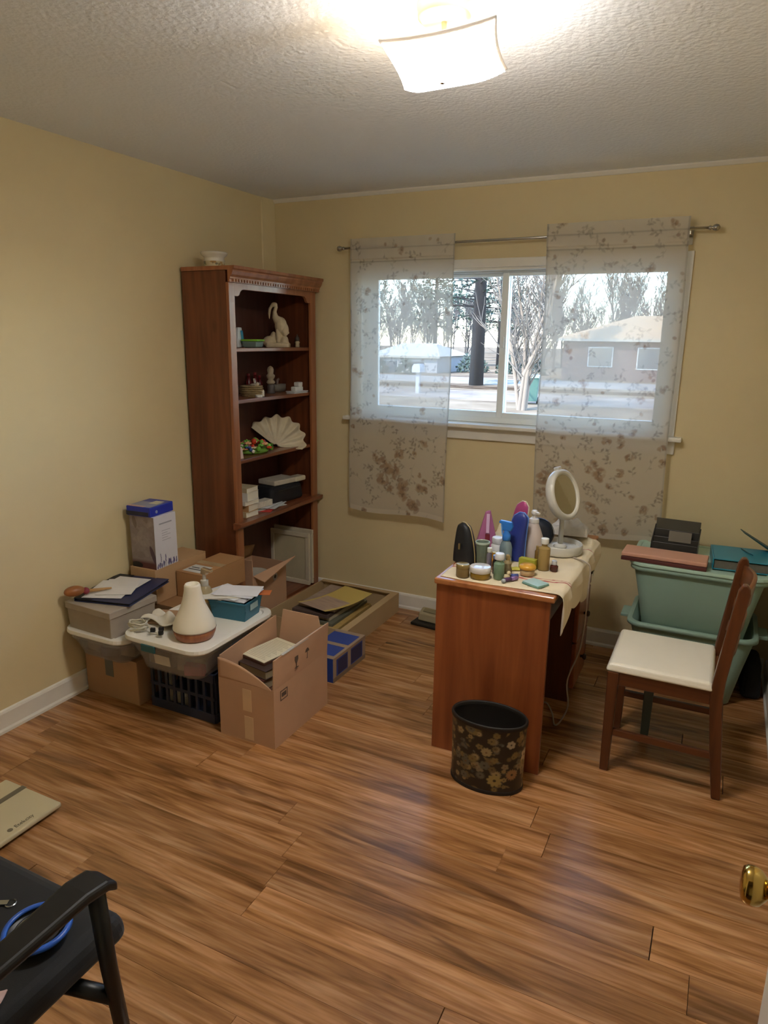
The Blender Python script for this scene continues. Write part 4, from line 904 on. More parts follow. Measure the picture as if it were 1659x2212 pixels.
def tub(name, label, loc, bw, tw, bd, td, h, mat, rz=0, group=None, wall=.004, rim=.018, ridges=True):
    """tapered storage tub with rounded corners, open inside, and a rolled rim"""
    t = thing(name, label, 'storage tub', loc, rz, group)
    def ring(w, d, r, z):
        out = []
        for cx, cy, a0 in ((w/2-r, d/2-r, 0), (-w/2+r, d/2-r, 90), (-w/2+r, -d/2+r, 180), (w/2-r, -d/2+r, 270)):
            for k in range(7): a = R(a0+k*15); out.append((cx+r*math.cos(a), cy+r*math.sin(a), z))
        return out
    lev = [ring(bw-.02, bd-.02, .045, 0), ring(bw, bd, .05, .008), ring((bw+tw)/2, (bd+td)/2, .055, h*.5), ring(tw, td, .06, h-.03), ring(tw, td, .06, h)]
    inner = [ring(tw-2*wall, td-2*wall, .058, h), ring(bw-2*wall, bd-2*wall, .048, .012)]
    L = lev+inner; n = len(L[0]); vs = [p for q in L for p in q]
    fs = [[i*n+k, i*n+(k+1) % n, (i+1)*n+(k+1) % n, (i+1)*n+k] for i in range(len(L)-1) for k in range(n)]
    fs += [list(range(n))[::-1], list(range((len(L)-1)*n, len(L)*n))]
    part('tub_body', MB().add(vs, fs), mat, t, smooth=True)
    A, B = [ring(tw, td, .06, h-.022), ring(tw+2*rim, td+2*rim, .07, h-.020), ring(tw+2*rim, td+2*rim, .07, h-.004), ring(tw+2*rim-.01, td+2*rim-.01, .068, h), ring(tw, td, .06, h)], None
    vs = [p for q in A for p in q]
    part('tub_rim', MB().add(vs, [[i*n+k, i*n+(k+1) % n, (i+1)*n+(k+1) % n, (i+1)*n+k] for i in range(4) for k in range(n)]), mat, t, smooth=True)
    return t, ring
def lid(t, ring, w, d, z, mat, th=.02, inset=.03):
    A = [ring(w, d, .07, z), ring(w+.008, d+.008, .072, z+th*.3), ring(w+.004, d+.004, .071, z+th), ring(w-inset, d-inset, .06, z+th), ring(w-inset-.012, d-inset-.012, .055, z+th-.006)]
    n = len(A[0]); vs = [p for q in A for p in q]
    fs = [[i*n+k, i*n+(k+1) % n, (i+1)*n+(k+1) % n, (i+1)*n+k] for i in range(4) for k in range(n)]+[list(range(n))[::-1], list(range(4*n, 5*n))]
    return part('lid', MB().add(vs, fs), mat, t, smooth=False, bevel=.002)
def build_tubs():
    t, ring = tub('storage_tub', 'dull green plastic tub on the floor, lower of the two stacked', (2.572, -.255, 0), .40, .53, .34, .40, .355, GREEN, group='stacked green tubs')
    part('handle', MB().box(-.325, -.283, -.06, .06, .315, .333), GREEN, t, bevel=.005)
    part('handle', MB().box(.283, .325, -.06, .06, .315, .333), GREEN, t, bevel=.005)
    t, ring = tub('storage_tub', 'dull green plastic tub with a pale green lid, upper of the two stacked', (2.572, -.262, .300), .43, .545, .35, .41, .335, GREEN, group='stacked green tubs')
    lid(t, ring, .585, .45, .335, GLID, .018)
    LZ = .6535
    # salmon album on the front corner
    t = thing('photo_album', 'salmon leather photo album overhanging the corner of the upper tub lid', 'album', (2.425, -.405, LZ+.0005), R(-2))
    part('cover_bottom', MB().box(-.183, .183, -.07, .07, 0, .006), M('5a2e28', .5), t, bevel=.002)
    part('pages', MB().box(-.176, .172, -.062, .066, .006, .018), M('5a2e28', .6), t)
    part('cover_top', MB().box(-.183, .183, -.07, .07, .018, .038), M('d8a48c', .4, noise=(20, .04)), t, bevel=.005)
    part('spine', MB().box(-.183, .183, -.074, -.062, .0, .017), M('5e2f2a', .45), t, bevel=.002)
    # black desk organiser
    t = thing('desk_organiser', 'smoky black plastic desk organiser standing on the upper tub', 'organiser', (2.455, -.235, LZ), R(-3))
    SM = M('2b2a28', .3, noise=(9, .05)); S2 = M('4d4a40', .25, noise=(9, .05))
    part('organiser_back', MB().prism([(.020, 0), (.026, 0), (.060, .150), (.054, .152)], 'x', -.10, .10), S2, t, bevel=.002)
    for k, (y, h) in enumerate(((.0, .105), (-.03, .075), (-.058, .055))):
        part('divider', MB().prism([(y, 0), (y+.004, 0), (y+.004+h*.2, h), (y+h*.2, h)], 'x', -.10, .10), SM, t, bevel=.001)
    part('side', MB().prism([(-.06, 0), (.024, 0), (.052, .12), (.02, .10), (-.05, .055)], 'x', -.104, -.10), SM, t)
    part('side', MB().prism([(-.06, 0), (.024, 0), (.052, .12), (.02, .10), (-.05, .055)], 'x', .10, .104), SM, t)
    part('tray_floor', MB().box(-.10, .10, -.06, .024, 0, .003), SM, t)
    part('card', MB().obox((.02, -.018, .085), (.10, .002, .05), (R(-11), 0, 0)), M('7b766a', .5), t)
    # teal binder
    t = thing('ring_binder', 'bright teal ring binder lying flat on the upper tub lid', 'binder', (2.768, -.29, LZ), R(4))
    part('cover', MB().box(-.145, .145, -.12, .12, 0, .004).box(-.145, .145, -.12, .12, .046, .050).box(-.150, -.145, -.12, .12, .0, .050), M('2a8fa8', .35, noise=(8, .04)), t, bevel=.003)
    part('pages', MB().box(-.143, .13, -.112, .112, .004, .040), M('6e6a60', .8, noise=(80, .1)), t)
    part('elastic', MB().tube([(-.02, .095, .0515), (.0, .03, .053), (.02, -.0, .0515)], .0022, 6), M('17505e', .5), t, smooth=True)
    t = thing('folder', 'dark teal folder flap rising behind the teal binder', 'folder', (2.80, -.17, LZ+.0505), R(12))
    part('flap', MB().prism([(-.07, .085), (-.064, .085), (.06, .012), (.10, .0), (.06, .0)], 'y', -.05, .03), M('1c4a52', .45), t, bevel=.001)
    # black bag by the wall
    solo('black_bag', MB().taper((-.045, .045, -.10, .10), (-.03, .03, -.085, .085), 0, .19), M('121214', .8, bump=(120, .4, .003)), 'dark slumped bag on the floor between the lower tub and the wall', 'bag', (2.858, -.20, 0), R(3), bevel=.025, seg=4)
    solo('grey_prop', MB().taper((-.016, .016, -.012, .012), (-.022, .022, -.014, .014), 0, .365), M('4f5c58', .5), 'slim grey-green post standing under the chair seat before the tubs', 'post', (2.447, -.84, 0), bevel=.003)
build_tubs()
# ------------------------------------------------------------------ pile by the left wall
CB = M('b08a64', .85, noise=(7, .05)); CB2 = M('bc9870', .85, noise=(7, .05)); CBD = M('a07850', .85, noise=(7, .05)); TAPE = M('b39a74', .3, noise=(9, .03))
def carton(name, label, loc, w, d, h, mat, rz=0, group=None, tape=True):
    """closed cardboard box: body, two top flaps meeting under a strip of tape"""
    t = thing(name, label, 'box', loc, rz, group)
    part('body', MB().box(-w/2, w/2, -d/2, d/2, 0, h-.004), mat, t, bevel=.003)
    part('flap', MB().box(-w/2, w/2, -d/2, -.001, h-.004, h), mat, t, bevel=.001); part('flap', MB().box(-w/2, w/2, .001, d/2, h-.004, h), mat, t, bevel=.001)
    if tape: part('tape', MB().box(-w/2-.0006, w/2+.0006, -.022, .022, h-.0002, h+.0006), TAPE, t)
    return t
def clear_plastic():
    m, nt, b = new_mat('mat_clear_plastic'); L = nt.links
    b.inputs['Base Color'].default_value = (.62, .62, .62, 1); b.inputs['Roughness'].default_value = .2
    tp = nt.nodes.new('ShaderNodeBsdfTransparent'); tp.inputs[0].default_value = (.93, .93, .92, 1)
    mx = nt.nodes.new('ShaderNodeMixShader'); mx.inputs[0].default_value = .30
    L.new(tp.outputs[0], mx.inputs[1]); L.new(b.outputs[0], mx.inputs[2]); L.new(mx.outputs[0], nt.nodes['Material Output'].inputs[0]); return m
CLEAR = clear_plastic()
def clear_tub(label, loc, bw, tw, bd, td, h, wl, dl, group, items):
    CL = CLEAR; WL = M('ebe7dc', .35, noise=(6, .03))
    t, ring = tub('storage_tub', label, loc, bw, tw, bd, td, h, CL, 0, group, wall=.003, rim=.010)
    lid(t, ring, wl, dl, h, WL, .022, .05)
    for k, (c, s, col) in enumerate(items): part('contents', MB().obox(c, s, (0, 0, .2*k)), M(col, .8, noise=(30, .25)), t, bevel=.008)
    return t, ring
def build_pile():
    # floor level
    t = carton('cardboard_box', 'closed cardboard box on the floor under the left clear tub', (.192, -1.505, 0), .325, .31, .215, CB); 
    part('front_tape', MB().box(-.035, .015, -.1565, -.1555, .11, .21), M('5f5a48', .4), t)
    carton('cardboard_box', 'large plain cardboard box on the floor carrying the shipping carton', (.197, -1.125, 0), .325, .44, .358, CBD)
    # blue crate
    t = thing('plastic_crate', 'navy blue slotted plastic crate on the floor holding white bottles', 'crate', (.578, -1.44, 0))
    BL = M('232c42', .5); w, d, h = .365, .36, .232
    for s in (-1, 1):
        f = MB().box(-w/2, w/2, s*d/2-.006, s*d/2+.006, 0, .045).box(-w/2, w/2, s*d/2-.006, s*d/2+.006, h-.04, h)
        part('rail_panel', f, BL, t, bevel=.002); g = MB().box(s*w/2-.006, s*w/2+.006, -d/2, d/2, 0, .045).box(s*w/2-.006, s*w/2+.006, -d/2, d/2, h-.04, h); part('rail_panel', g, BL, t, bevel=.002)
        for k in range(9):
            q = -w/2+.012+k*(w-.024)/8; part('slat', MB().box(q-.007, q+.007, s*d/2-.005, s*d/2+.005, .045, h-.04), BL, t)
            q = -d/2+.012+k*(d-.024)/8; part('slat', MB().box(s*w/2-.005, s*w/2+.005, q-.007, q+.007, .045, h-.04), BL, t)
        part('mid_rail', MB().box(-w/2, w/2, s*d/2-.004, s*d/2+.004, h*.5-.008, h*.5+.008), BL, t)
    part('crate_floor', MB().box(-w/2, w/2, -d/2, d/2, 0, .006), BL, t)
    for k, (x, y, hh) in enumerate(((-.10, -.15, .17), (-.055, -.152, .09), (-.01, -.15, .08))):
        bottle('white_bottle', ('tall white bottle in the navy crate', 'short white bottle in the navy crate next to the tall one', 'smallest white bottle inside the navy crate')[k], 'bottle', (.578+x, -1.44+y, .0065), [(.015, 0), (.017, .003), (.017, hh*.72), (.009, hh*.82)], M('d2cdb8', .4), [(.011, hh*.82), (.011, hh), (.001, hh+.001)], M('d8d6cc', .4), 'cap', 20, 0, 'white bottles in the crate')
    # clear tubs with white lids
    clear_tub('clear tub with a white lid on the cardboard box, under the grey box', (.194, -1.575, .2165), .28, .335, .27, .33, .115, .372, .365, 'clear tubs with white lids',
              [((-.05, 0, .05), (.15, .2, .08), 'a98a66'), ((.07, .02, .05), (.10, .2, .08), 'b7a488'), ((.02, -.09, .03), (.09, .05, .05), '7a5a48')])
    t, ring = clear_tub('clear tub with a white lid on the navy crate, under the diffuser', (.592, -1.49, .2335), .32, .40, .43, .49, .145, .44, .54, 'clear tubs with white lids',
              [((-.08, .0, .05), (.14, .36, .08), 'a89a92'), ((.06, -.05, .045), (.14, .25, .07), 'b8a79c'), ((.10, -.15, .035), (.09, .10, .05), 'cf6678'), ((.02, .14, .06), (.2, .12, .09), '8f99a6')])
    part('latch', MB().box(-.09, -.015, -.278, -.268, .118, .150), M('2a5d62', .4), t, bevel=.003)
    part('latch', MB().box(-.0, .09, .268, .278, .118, .150), M('2a5d62', .4), t, bevel=.003)
    part('paper_label', MB().obox((-.015, -.2355, .072), (.085, .0015, .045), (R(7), 0, 0)), M('cfc6b8', .7), t)
    Z1, Z2 = .3535, .4005
    # grey shoebox, navy folder and papers on the left tub
    t = thing('shoebox', 'plain grey-beige box sitting on the left white tub lid', 'box', (.178, -1.632, .3478), R(-3))
    part('box_body', MB().taper((-.135, .135, -.105, .14), (-.142, .142, -.11, .15), 0, .125), M('a69a8b', .8, noise=(20, .05)), t, bevel=.003)
    part('box_lid', MB().box(-.146, .146, -.114, .154, .098, .129), M('aca091', .8, noise=(20, .05)), t, bevel=.003)
    FZ = .4775
    t = thing('portfolio_folder', 'navy blue portfolio folder lying across the grey-beige box', 'folder', (.158, -1.545, FZ), R(13))
    part('folder_cover', MB().box(-.125, .150, -.15, .19, 0, .004).box(-.125, .150, -.15, .19, .012, .016).box(-.129, -.125, -.15, .19, 0, .016), M('2a3052', .4, noise=(9, .05)), t, bevel=.002)
    part('folder_pages', MB().box(-.12, .145, -.142, .185, .004, .012), M('2c2c30', .7), t)
    part('dark_flap', MB().box(-.128, -.04, -.151, .19, .0165, .0185), M('1b1c22', .5), t)
    for k, (x, y, rz, w, d) in enumerate(((.135, -1.565, 24, .18, .23), (.14, -1.50, 12, .17, .2), (.15, -1.53, 30, .16, .21))):
        solo('paper_sheet', MB().box(-w/2, w/2, -d/2, d/2, 0, .0016), M('dfdcd8', .8), ('white sheet of paper lying directly on the navy folder', 'white sheet of paper half under another on the navy folder', 'topmost white sheet of paper on the navy folder')[k], 'paper', (x, y, FZ+.0187+.0018*k), R(rz), 'papers on the navy folder')
    t = thing('hair_brush', 'wooden brush with a red collar lying on the papers by the wall', 'brush', (.10, -1.665, FZ+.0245), R(62))
    part('brush_head', MB().ball((-.06, .0, .024), (.045, .028, .024), 18, 10), M('9a6236', .45, noise=(12, .1)), t, smooth=True)
    part('collar', MB().ball((-.012, 0, .016), (.016, .02, .016), 14, 9), M('8c2f3c', .5), t, smooth=True)
    part('handle', MB().tube([(-.01, 0, .014), (.05, 0, .010), (.10, 0, .007)], [.009, .007, .004], 10), M('b8905a', .45), t, smooth=True)
    # shipping cartons and the lavender box at the back
    t = carton('slim_carton', 'slim brown carton on the large box, under the white lavender box', (.115, -1.165, .3587), .165, .37, .172, CB2, tape=False)
    part('shipping_label', MB().box(-.05, .04, -.1856, -.1848, .07, .125), M('c9c0b0', .7), t)
    t = carton('shipping_carton', 'brown shipping carton with a white address label beside the slim carton', (.287, -1.045, .3587), .165, .345, .135, M('b08458', .85, noise=(7, .05)))
    part('shipping_label', MB().box(-.06, .05, -.15, -.05, .1352, .1362), M('d5d5cf', .7), t); part('label_print', MB().box(-.05, .03, -.12, -.11, .1362, .1365).box(-.05, .0, -.095, -.085, .1362, .1365), M('3a3a3a', .7), t)
    t = thing('lavender_carton', 'white product box printed with lavender sprigs standing on the slim carton', 'box', (.118, -1.262, .5312), R(2))
    w, d, h = .15, .155, .262
    part('carton', MB().box(-w/2, w/2, -d/2, d/2, 0, h), M('d6d3d8', .45, noise=(6, .02)), t, bevel=.002)
    nx, ny = 110, 190
    c = Canvas(d, h, nx, ny, 'd8d5da', 4)
    for k in range(5): c.C[..., :3] = np.where(((np.abs(c.Y-(.185-k*.012)) < .0012) & (c.X > .05) & (c.X < .112-(k % 2)*.02))[..., None], np.array(lin('a5a2aa')), c.C[..., :3])
    c.C[..., :3] = np.where(((np.abs(c.Y-.222) < .003) & (c.X > .035) & (c.X < .125))[..., None], np.array(lin('9c9aa2')), c.C[..., :3])
    for k in range(34):
        x = c.r.uniform(.005, d-.005); hh = c.r.uniform(.01, .035)+(.045 if k in (5, 12, 21) else 0); col = c.r.choice(['5a4a78', '6d6496', '48406a', '7a7ca0'])
        c.ell(x, hh/2, .0012, hh/2, c.r.uniform(-.1, .1), '6f7d88', .9)
        for j in range(5): c.ell(x+c.r.uniform(-.002, .002), hh*(.5+.12*j), .0028, .0042, 0, col, .9)
    part('side_print', MB().grid(lambda u, v: (w/2+.0006, -d/2+u*d, v*h), nx, ny), painted(.4), t, cols=c.cols())
    c = Canvas(w, h, nx, ny, '8a7d7c', 8)
    for k in range(60): c.ell(c.r.uniform(0, w), c.r.uniform(.06, h), c.r.uniform(.01, .03), c.r.uniform(.006, .02), c.r.uniform(0, 3), c.r.choice(['9a8e8c', '7a6a66', 'a89a94', '857674']), .3)
    c.blend(np.clip((.045-c.Y)/.02, 0, 1), '5a2c2a'); c.ell(.03, .012, .035, .016, 0, '1a1214', 1); c.ell(.135, .07, .012, .05, .35, '4a3040', .9); c.ell(.03, .23, .012, .03, .2, '5a4238', .6)
    part('front_photo', MB().grid(lambda u, v: (-w/2+u*w, -d/2-.0006, v*h), nx, ny), painted(.4), t, cols=c.cols())
    t = thing('tissue_carton', 'royal blue printed packet lying on top of the lavender box', 'packet', (.105, -1.262, .7937), R(4))
    part('packet', MB().box(-.072, .072, -.085, .085, 0, .048), M('1d2fa0', .35, noise=(9, .05)), t, bevel=.004)
    part('front_band', MB().box(-.072, .06, -.0856, -.085, .004, .024), M('23243a', .4), t)
    part('top_print', MB().box(-.066, .066, -.08, .02, .048, .0486), M('8a90ac', .4), t); part('top_stripe', MB().box(-.07, .03, -.083, -.062, .0486, .0491), M('c9a89c', .4), t)
    part('cream_patch', MB().box(.0, .05, -.01, .05, .0486, .0492), M('cfcbb0', .4), t); part('badge', MB().lathe([(.001, 0), (.008, 0), (.008, .0008), (.001, .001)], 18, (.072, -.04, .02), mtx=Matrix.Rotation(R(90), 3, 'Y')), M('8d9ab8', .3), t)
    # dark carrier bag and tan envelope between the folder and the carton
    solo('dark_cloth_bag', MB().grid(lambda u, v: ((u-.5)*.13, (v-.5)*.16, .035*math.sin(math.pi*u)*math.sin(math.pi*v)+.006*math.sin(u*17+v*9)), 22, 22), M('2b2a32', .7, noise=(12, .15)), 'crumpled dark cloth bag on the tub lid behind the diffuser', 'bag', (.450, -1.335, Z2+.0), R(20), smooth=True, solid=.004)
    solo('tan_envelope', MB().box(-.11, .11, -.075, .075, 0, .012), M('b08a66', .8), 'padded tan envelope on the tub lid beside the grey-beige box', 'envelope', (.478, -1.515, Z2-.005), R(18), bevel=.004)
    # white cord bundle and cloth
    def cl(u, v):
        return ((u-.5)*.19, (v-.5)*.10+.02*math.sin(u*6), .014+.018*math.sin(u*7+1)*math.sin(v*6+.5)+.010*math.sin(u*15)*v)
    solo('white_cloth', MB().grid(cl, 36, 20), M('d9d2c2', .9, noise=(30, .04)), 'crumpled white cloth lying on the tub lid beside the diffuser', 'cloth', (.475, -1.585, Z2+.012), R(12), smooth=True, solid=.004)
    pts = [(.415+.045*math.cos(k*.55)*(1+.1*math.sin(k*.8)), -1.690+.028*math.sin(k*.55), Z2+.008+.003*(k % 3)+.0008*k) for k in range(38)]
    t = thing('usb_cable', 'coiled white cable with black plugs lying in front of the diffuser', 'cable', (0, 0, 0))
    part('cable', MB().tube([(.40, -1.722, Z2+.004)]+pts+[(.50, -1.69, Z2+.010), (.545, -1.685, Z2+.004)], .0042, 7), M('cfc8b4', .5), t, smooth=True)
    for q in ((.505, -1.695), (.555, -1.700), (.53, -1.672)): part('plug', MB().obox((q[0], q[1], Z2+.018), (.020, .016, .018), (0, 0, .5)), M('141416', .4), t, bevel=.002)
    # diffuser
    t = thing('aroma_diffuser', 'white teardrop aroma diffuser with a wood-grain base on the tub lid', 'diffuser', (.672, -1.622, Z2-.0056)); t.scale = (1.32, 1.32, 1.27)
    part('base', MB().lathe([(.052, 0), (.060, .004), (.066, .020), (.068, .034)], 48), wood('84482a', 'a86a42', 'z', .4, 2.), t, smooth=True)
    part('cover', MB().lathe([(.068, .034), (.0685, .040), (.064, .058), (.052, .085), (.040, .112), (.032, .140), (.027, .165), (.0255, .182), (.0225, .188), (.019, .186), (.014, .178), (.001, .176)], 48), M('ece4d0', .4, noise=(5, .03)), t, smooth=True)
    part('seam', MB().lathe([(.0683, .0335), (.0692, .0345), (.0683, .0355)], 48, cap=False), M('6a3a22', .5), t)
    # lotion pump bottle
    t = bottle('soap_dispenser', 'clear pump bottle of golden soap with a silver top behind the diffuser', 'bottle', (.545, -1.40, Z2-.0056), [(.026, 0), (.029, .004), (.029, .085), (.022, .10), (.013, .108)], M('cdbb94', .12, trans=.4, noise=(9, .05)), [(.015, .105), (.016, .108), (.016, .126), (.007, .128), (.007, .150)], M('cfccc2', .25, .3), 'collar')
    t.scale = (1.15, 1.15, 1.3)
    part('pump_head', MB().prism([(-.012, .148), (.016, .148), (.018, .158), (.040, .160), (.040, .168), (-.008, .172)], 'y', -.010, .010), M('d6c0a0', .15, .7), t, bevel=.003)
    part('golden_label', MB().lathe([(.0295, .05), (.0295, .08)], 24, cap=False), M('c89a4a', .4), t, smooth=True)
    # teal basket with letters
    t = thing('plastic_basket', 'teal plastic handled basket full of letters on the tub lid', 'basket', (.676, -1.345, Z2-.0056), R(6))
    TB = M('2a6d86', .4, noise=(8, .04)); w, d, h = .19, .15, .085
    part('basket_floor', MB().box(-w/2+.014, w/2-.014, -d/2+.014, d/2-.014, 0, .004), TB, t)
    for s in (-1, 1):
        part('basket_wall', MB().add([(-w/2+.012, s*(d/2-.012), 0), (w/2-.012, s*(d/2-.012), 0), (w/2, s*d/2, h), (-w/2, s*d/2, h), (-w/2+.015, s*(d/2-.016), 0), (w/2-.015, s*(d/2-.016), 0), (w/2-.003, s*(d/2-.004), h), (-w/2+.003, s*(d/2-.004), h)], [[0, 1, 2, 3], [7, 6, 5, 4], [3, 2, 6, 7], [0, 4, 5, 1], [1, 5, 6, 2], [0, 3, 7, 4]]), TB, t)
        x = s
        def X(q, z): return x*((w/2-.012)+(.012*z/h)-q)
        e = MB()
        for y0, y1, z0, z1 in ((-d/2+.012, d/2-.012, 0, .050), (-d/2, d/2, .070, h), (-d/2+.006, -.028, .050, .070), (.028, d/2-.006, .050, .070)):
            vs = [(X(0, z0), y0, z0), (X(0, z0), y1, z0), (X(0, z1), y1, z1), (X(0, z1), y0, z1), (X(.004, z0), y0, z0), (X(.004, z0), y1, z0), (X(.004, z1), y1, z1), (X(.004, z1), y0, z1)]
            e.add(vs, [[0, 1, 2, 3], [7, 6, 5, 4], [3, 2, 6, 7], [0, 4, 5, 1], [1, 5, 6, 2], [0, 3, 7, 4]])
        part('basket_end', e, TB, t)
    part('basket_rim', MB().tube([(-w/2, -d/2, h), (w/2, -d/2, h), (w/2, d/2, h), (-w/2, d/2, h), (-w/2, -d/2, h)], .005, 6), TB, t)
    part('handle_tab', MB().box(w/2+.001, w/2+.003, -.035, .03, .046, .074), M('9ab4b4', .4), t)
    LT = ['d5d6dc', 'dcdce2', 'cdd0d4', 'd9d4c8', 'd6d8e0', 'e0e0e4']; r = random.Random(3)
    labs = ['letter at the bottom of the teal basket pile', 'second lowest letter in the teal basket pile', 'cream letter mid-way up the teal basket pile', 'grey-white letter sliding off the teal basket pile', 'broad white letter near the top of the teal basket', 'topmost printed white letter on the teal basket']
    for k in range(6):
        x, y, rz = ((.663, -1.35, 5), (.648, -1.36, 20), (.64, -1.335, -12), (.625, -1.375, 34), (.678, -1.33, 10), (.682, -1.325, 22))[k]
        solo('letter', MB().box(-.10, .10, -.065, .065, 0, .003), M(LT[k], .8), labs[k], 'letter', (x, y, Z2-.004+.0905+.0035*k), R(rz), 'letters piled on the teal basket')
    solo('orange_card', MB().box(-.05, .05, -.03, .03, 0, .002), M('c8703a', .7), 'orange card poking out from under the letters on the teal basket', 'card', (.752, -1.26, Z2-.004+.0905), R(25))
build_pile()
# ------------------------------------------------------------------ open cartons on the floor
def wallbox(t, x0, x1, y0, y1, h, mat, th=.005, z=0):
    """five panels of an open carton"""
    part('floor_panel', MB().box(x0, x1, y0, y1, z, z+th), mat, t)
    for a in ((x0, x0+th, y0, y1), (x1-th, x1, y0, y1), (x0+th, x1-th, y0, y0+th), (x0+th, x1-th, y1-th, y1)):
        part('side_panel', MB().box(*a, z+th, z+h), mat, t)
INK = M('5b4a3c', .9, noise=(80, .3))
def build_cartons():
    CBX = M('c29a7a', .85, noise=(7, .05)); h = .262
    t = thing('open_carton', 'big open cardboard box of books with one flap raised, beside the navy crate', 'box', (.962, -1.455, 0))
    x0, x1, y0, y1 = -.138, .140, -.210, .210
    wallbox(t, x0, x1, y0, y1, h, CBX)
    part('flap', MB().add([(x1-.005, y0, h), (x1, y0, h), (x1, y1, h), (x1-.005, y1, h), (x1-.001, y0+.002, h+.132), (x1+.004, y0+.002, h+.132), (x1+.010, y1-.002, h+.142), (x1+.005, y1-.002, h+.142)], [[3, 2, 1, 0], [4, 5, 6, 7], [0, 1, 5, 4], [1, 2, 6, 5], [2, 3, 7, 6], [3, 0, 4, 7]]), CBX, t)
    part('flap', MB().add([(x0, y0, h), (x0+.005, y0, h), (x0+.005, y1, h), (x0, y1, h), (x0+.002, y0+.01, h+.095), (x0+.007, y0+.01, h+.095), (x0+.007, y1-.004, h+.125), (x0+.002, y1-.004, h+.125)], [[3, 2, 1, 0], [4, 5, 6, 7], [0, 1, 5, 4], [1, 2, 6, 5], [2, 3, 7, 6], [3, 0, 4, 7]]), CBX, t)
    part('flap', MB().add([(x0+.02, y1-.005, h), (x1-.008, y1-.005, h), (x1-.008, y1, h), (x0+.02, y1, h), (x0+.03, y1+.018, h+.150), (x1-.058, y1+.018, h+.150), (x1-.058, y1+.023, h+.150), (x0+.03, y1+.023, h+.150)], [[3, 2, 1, 0], [4, 5, 6, 7], [0, 1, 5, 4], [1, 2, 6, 5], [2, 3, 7, 6], [3, 0, 4, 7]]), CBX, t)
    part('flap', MB().grid(lambda u, v: (x0+u*(x1-x0-.012), y0+.0025+.006*math.sin(math.pi*u)*v, h-.002+v*(.088*(1-u**1.7)+.002)), 20, 8), CBX, t, smooth=True, solid=.005, off=0)
    part('tape', MB().box(-.015, .028, y0-.001, y0, .140, .238), M('d6b690', .45), t); part('tape', MB().box(-.010, .034, y0-.001, y0, .010, .115), M('d6b690', .45), t)
    part('edge_tape', MB().box(x1-.004, x1+.0075, y0+.06, y1-.004, h+.131, h+.1355), M('c9c4bc', .2), t)
    # printed handling marks
    def icon(y, z, kind):
        mb = MB(); X = x1+.0004+(z > h)*.0052; b = lambda a0, a1, b0, b1: mb.box(X, X+.0006, y+a0, y+a1, z+b0, z+b1)
        if kind == 0:  # wine glass
            b(-.014, .014, -.026, -.021); b(-.002, .002, -.021, -.002); mb.prism([(y-.004, z-.003), (y+.004, z-.003), (y+.013, z+.012), (y+.012, z+.028), (y-.012, z+.028), (y-.013, z+.012)], 'x', X, X+.0006)
        elif kind == 1:  # umbrella over drops
            mb.prism([(y-.016, z+.006), (y+.016, z+.006), (y+.011, z+.018), (y, z+.024), (y-.011, z+.018)], 'x', X, X+.0006); b(-.0015, .0015, -.022, .006); b(-.006, .0015, -.024, -.021)
        else:          # square stamp
            b(-.026, .026, .018, .022); b(-.026, .026, -.022, -.018); b(-.026, -.022, -.018, .018); b(.022, .026, -.018, .018); b(-.016, .016, -.008, .010)
        tag(part('printed_mark', mb, INK, t), kind='stuff')
    icon(-.048, .322, 0); icon(.035, .330, 1); icon(-.138, .218, 2)
    # books inside
    bz = .0055; r = random.Random(5)
    bc = [('3d2a24', .05), ('5a3426', .045), ('2f2a30', .05), ('6b4a34', .04), ('59322a', .048), ('40302a', .04)]
    bl = ['dark brown book at the bottom of the open box', 'reddish book second from the bottom of the open box', 'black book mid-way up the pile in the open box', 'tan-brown book in the pile in the open box', 'brown book fifth up the pile in the open box', 'brown book under the cream book in the open box']
    for k in range(6):
        c, hh = bc[k]; t2 = thing('hardback_book', bl[k], 'book', (.925+.01*(k % 2), -1.47+.012*(k % 3), bz), R((2, -3, 4, -5, -8, -10)[k]), 'books piled in the open box')
        w, d = .165, .225
        part('cover', MB().box(-w/2, w/2, -d/2, d/2, 0, .003).box(-w/2, w/2, -d/2, d/2, hh-.003, hh).box(-w/2, -w/2+.003, -d/2, d/2, .003, hh-.003), M(c, .5), t2, bevel=.001)
        part('pages', MB().box(-w/2+.003, w/2-.004, -d/2+.004, d/2-.004, .003, hh-.003), M('a89878', .8), t2); bz += hh+.0005
    t2 = thing('cream_book', 'open-faced cream book topping the pile in the open box', 'book', (.912, -1.41, bz), R(-12))
    part('cover', MB().box(-.075, .075, -.11, .11, 0, .012), M('5a3a2a', .5), t2, bevel=.002)
    part('page', MB().box(-.074, .074, -.109, .109, .012, .017), M('d8d0b4', .8, noise=(40, .03)), t2, bevel=.002)
    tag(part('page_print', sum_lines(), M('a89f88', .9), t2), kind='stuff')
    solo('green_box', MB().box(-.045, .045, -.045, .045, 0, .225), M('3f6a44', .6, noise=(40, .3)), 'green printed box at the back of the open carton', 'box', (1.035, -1.305, .0055), R(6), bevel=.002)
    # tray of papers along the bookcase
    t = thing('flat_carton', 'long shallow cardboard tray of papers on the floor by the bookcase', 'box', (.645, -.405, 0))
    CT = M('bfa57c', .85, noise=(6, .05)); x0, x1, y0, y1, h = -.265, .275, -.332, .332, .122
    wallbox(t, x0, x1, y0, y1, h, CT, .006)
    part('folded_rim', MB().box(x1-.045, x1-.006, y0+.006, y1-.006, h-.006, h), CT, t, bevel=.001); part('folded_rim', MB().box(x0+.006, x1-.045, y1-.03, y1-.006, h-.006, h), CT, t, bevel=.001)
    r = random.Random(8); z = .0065
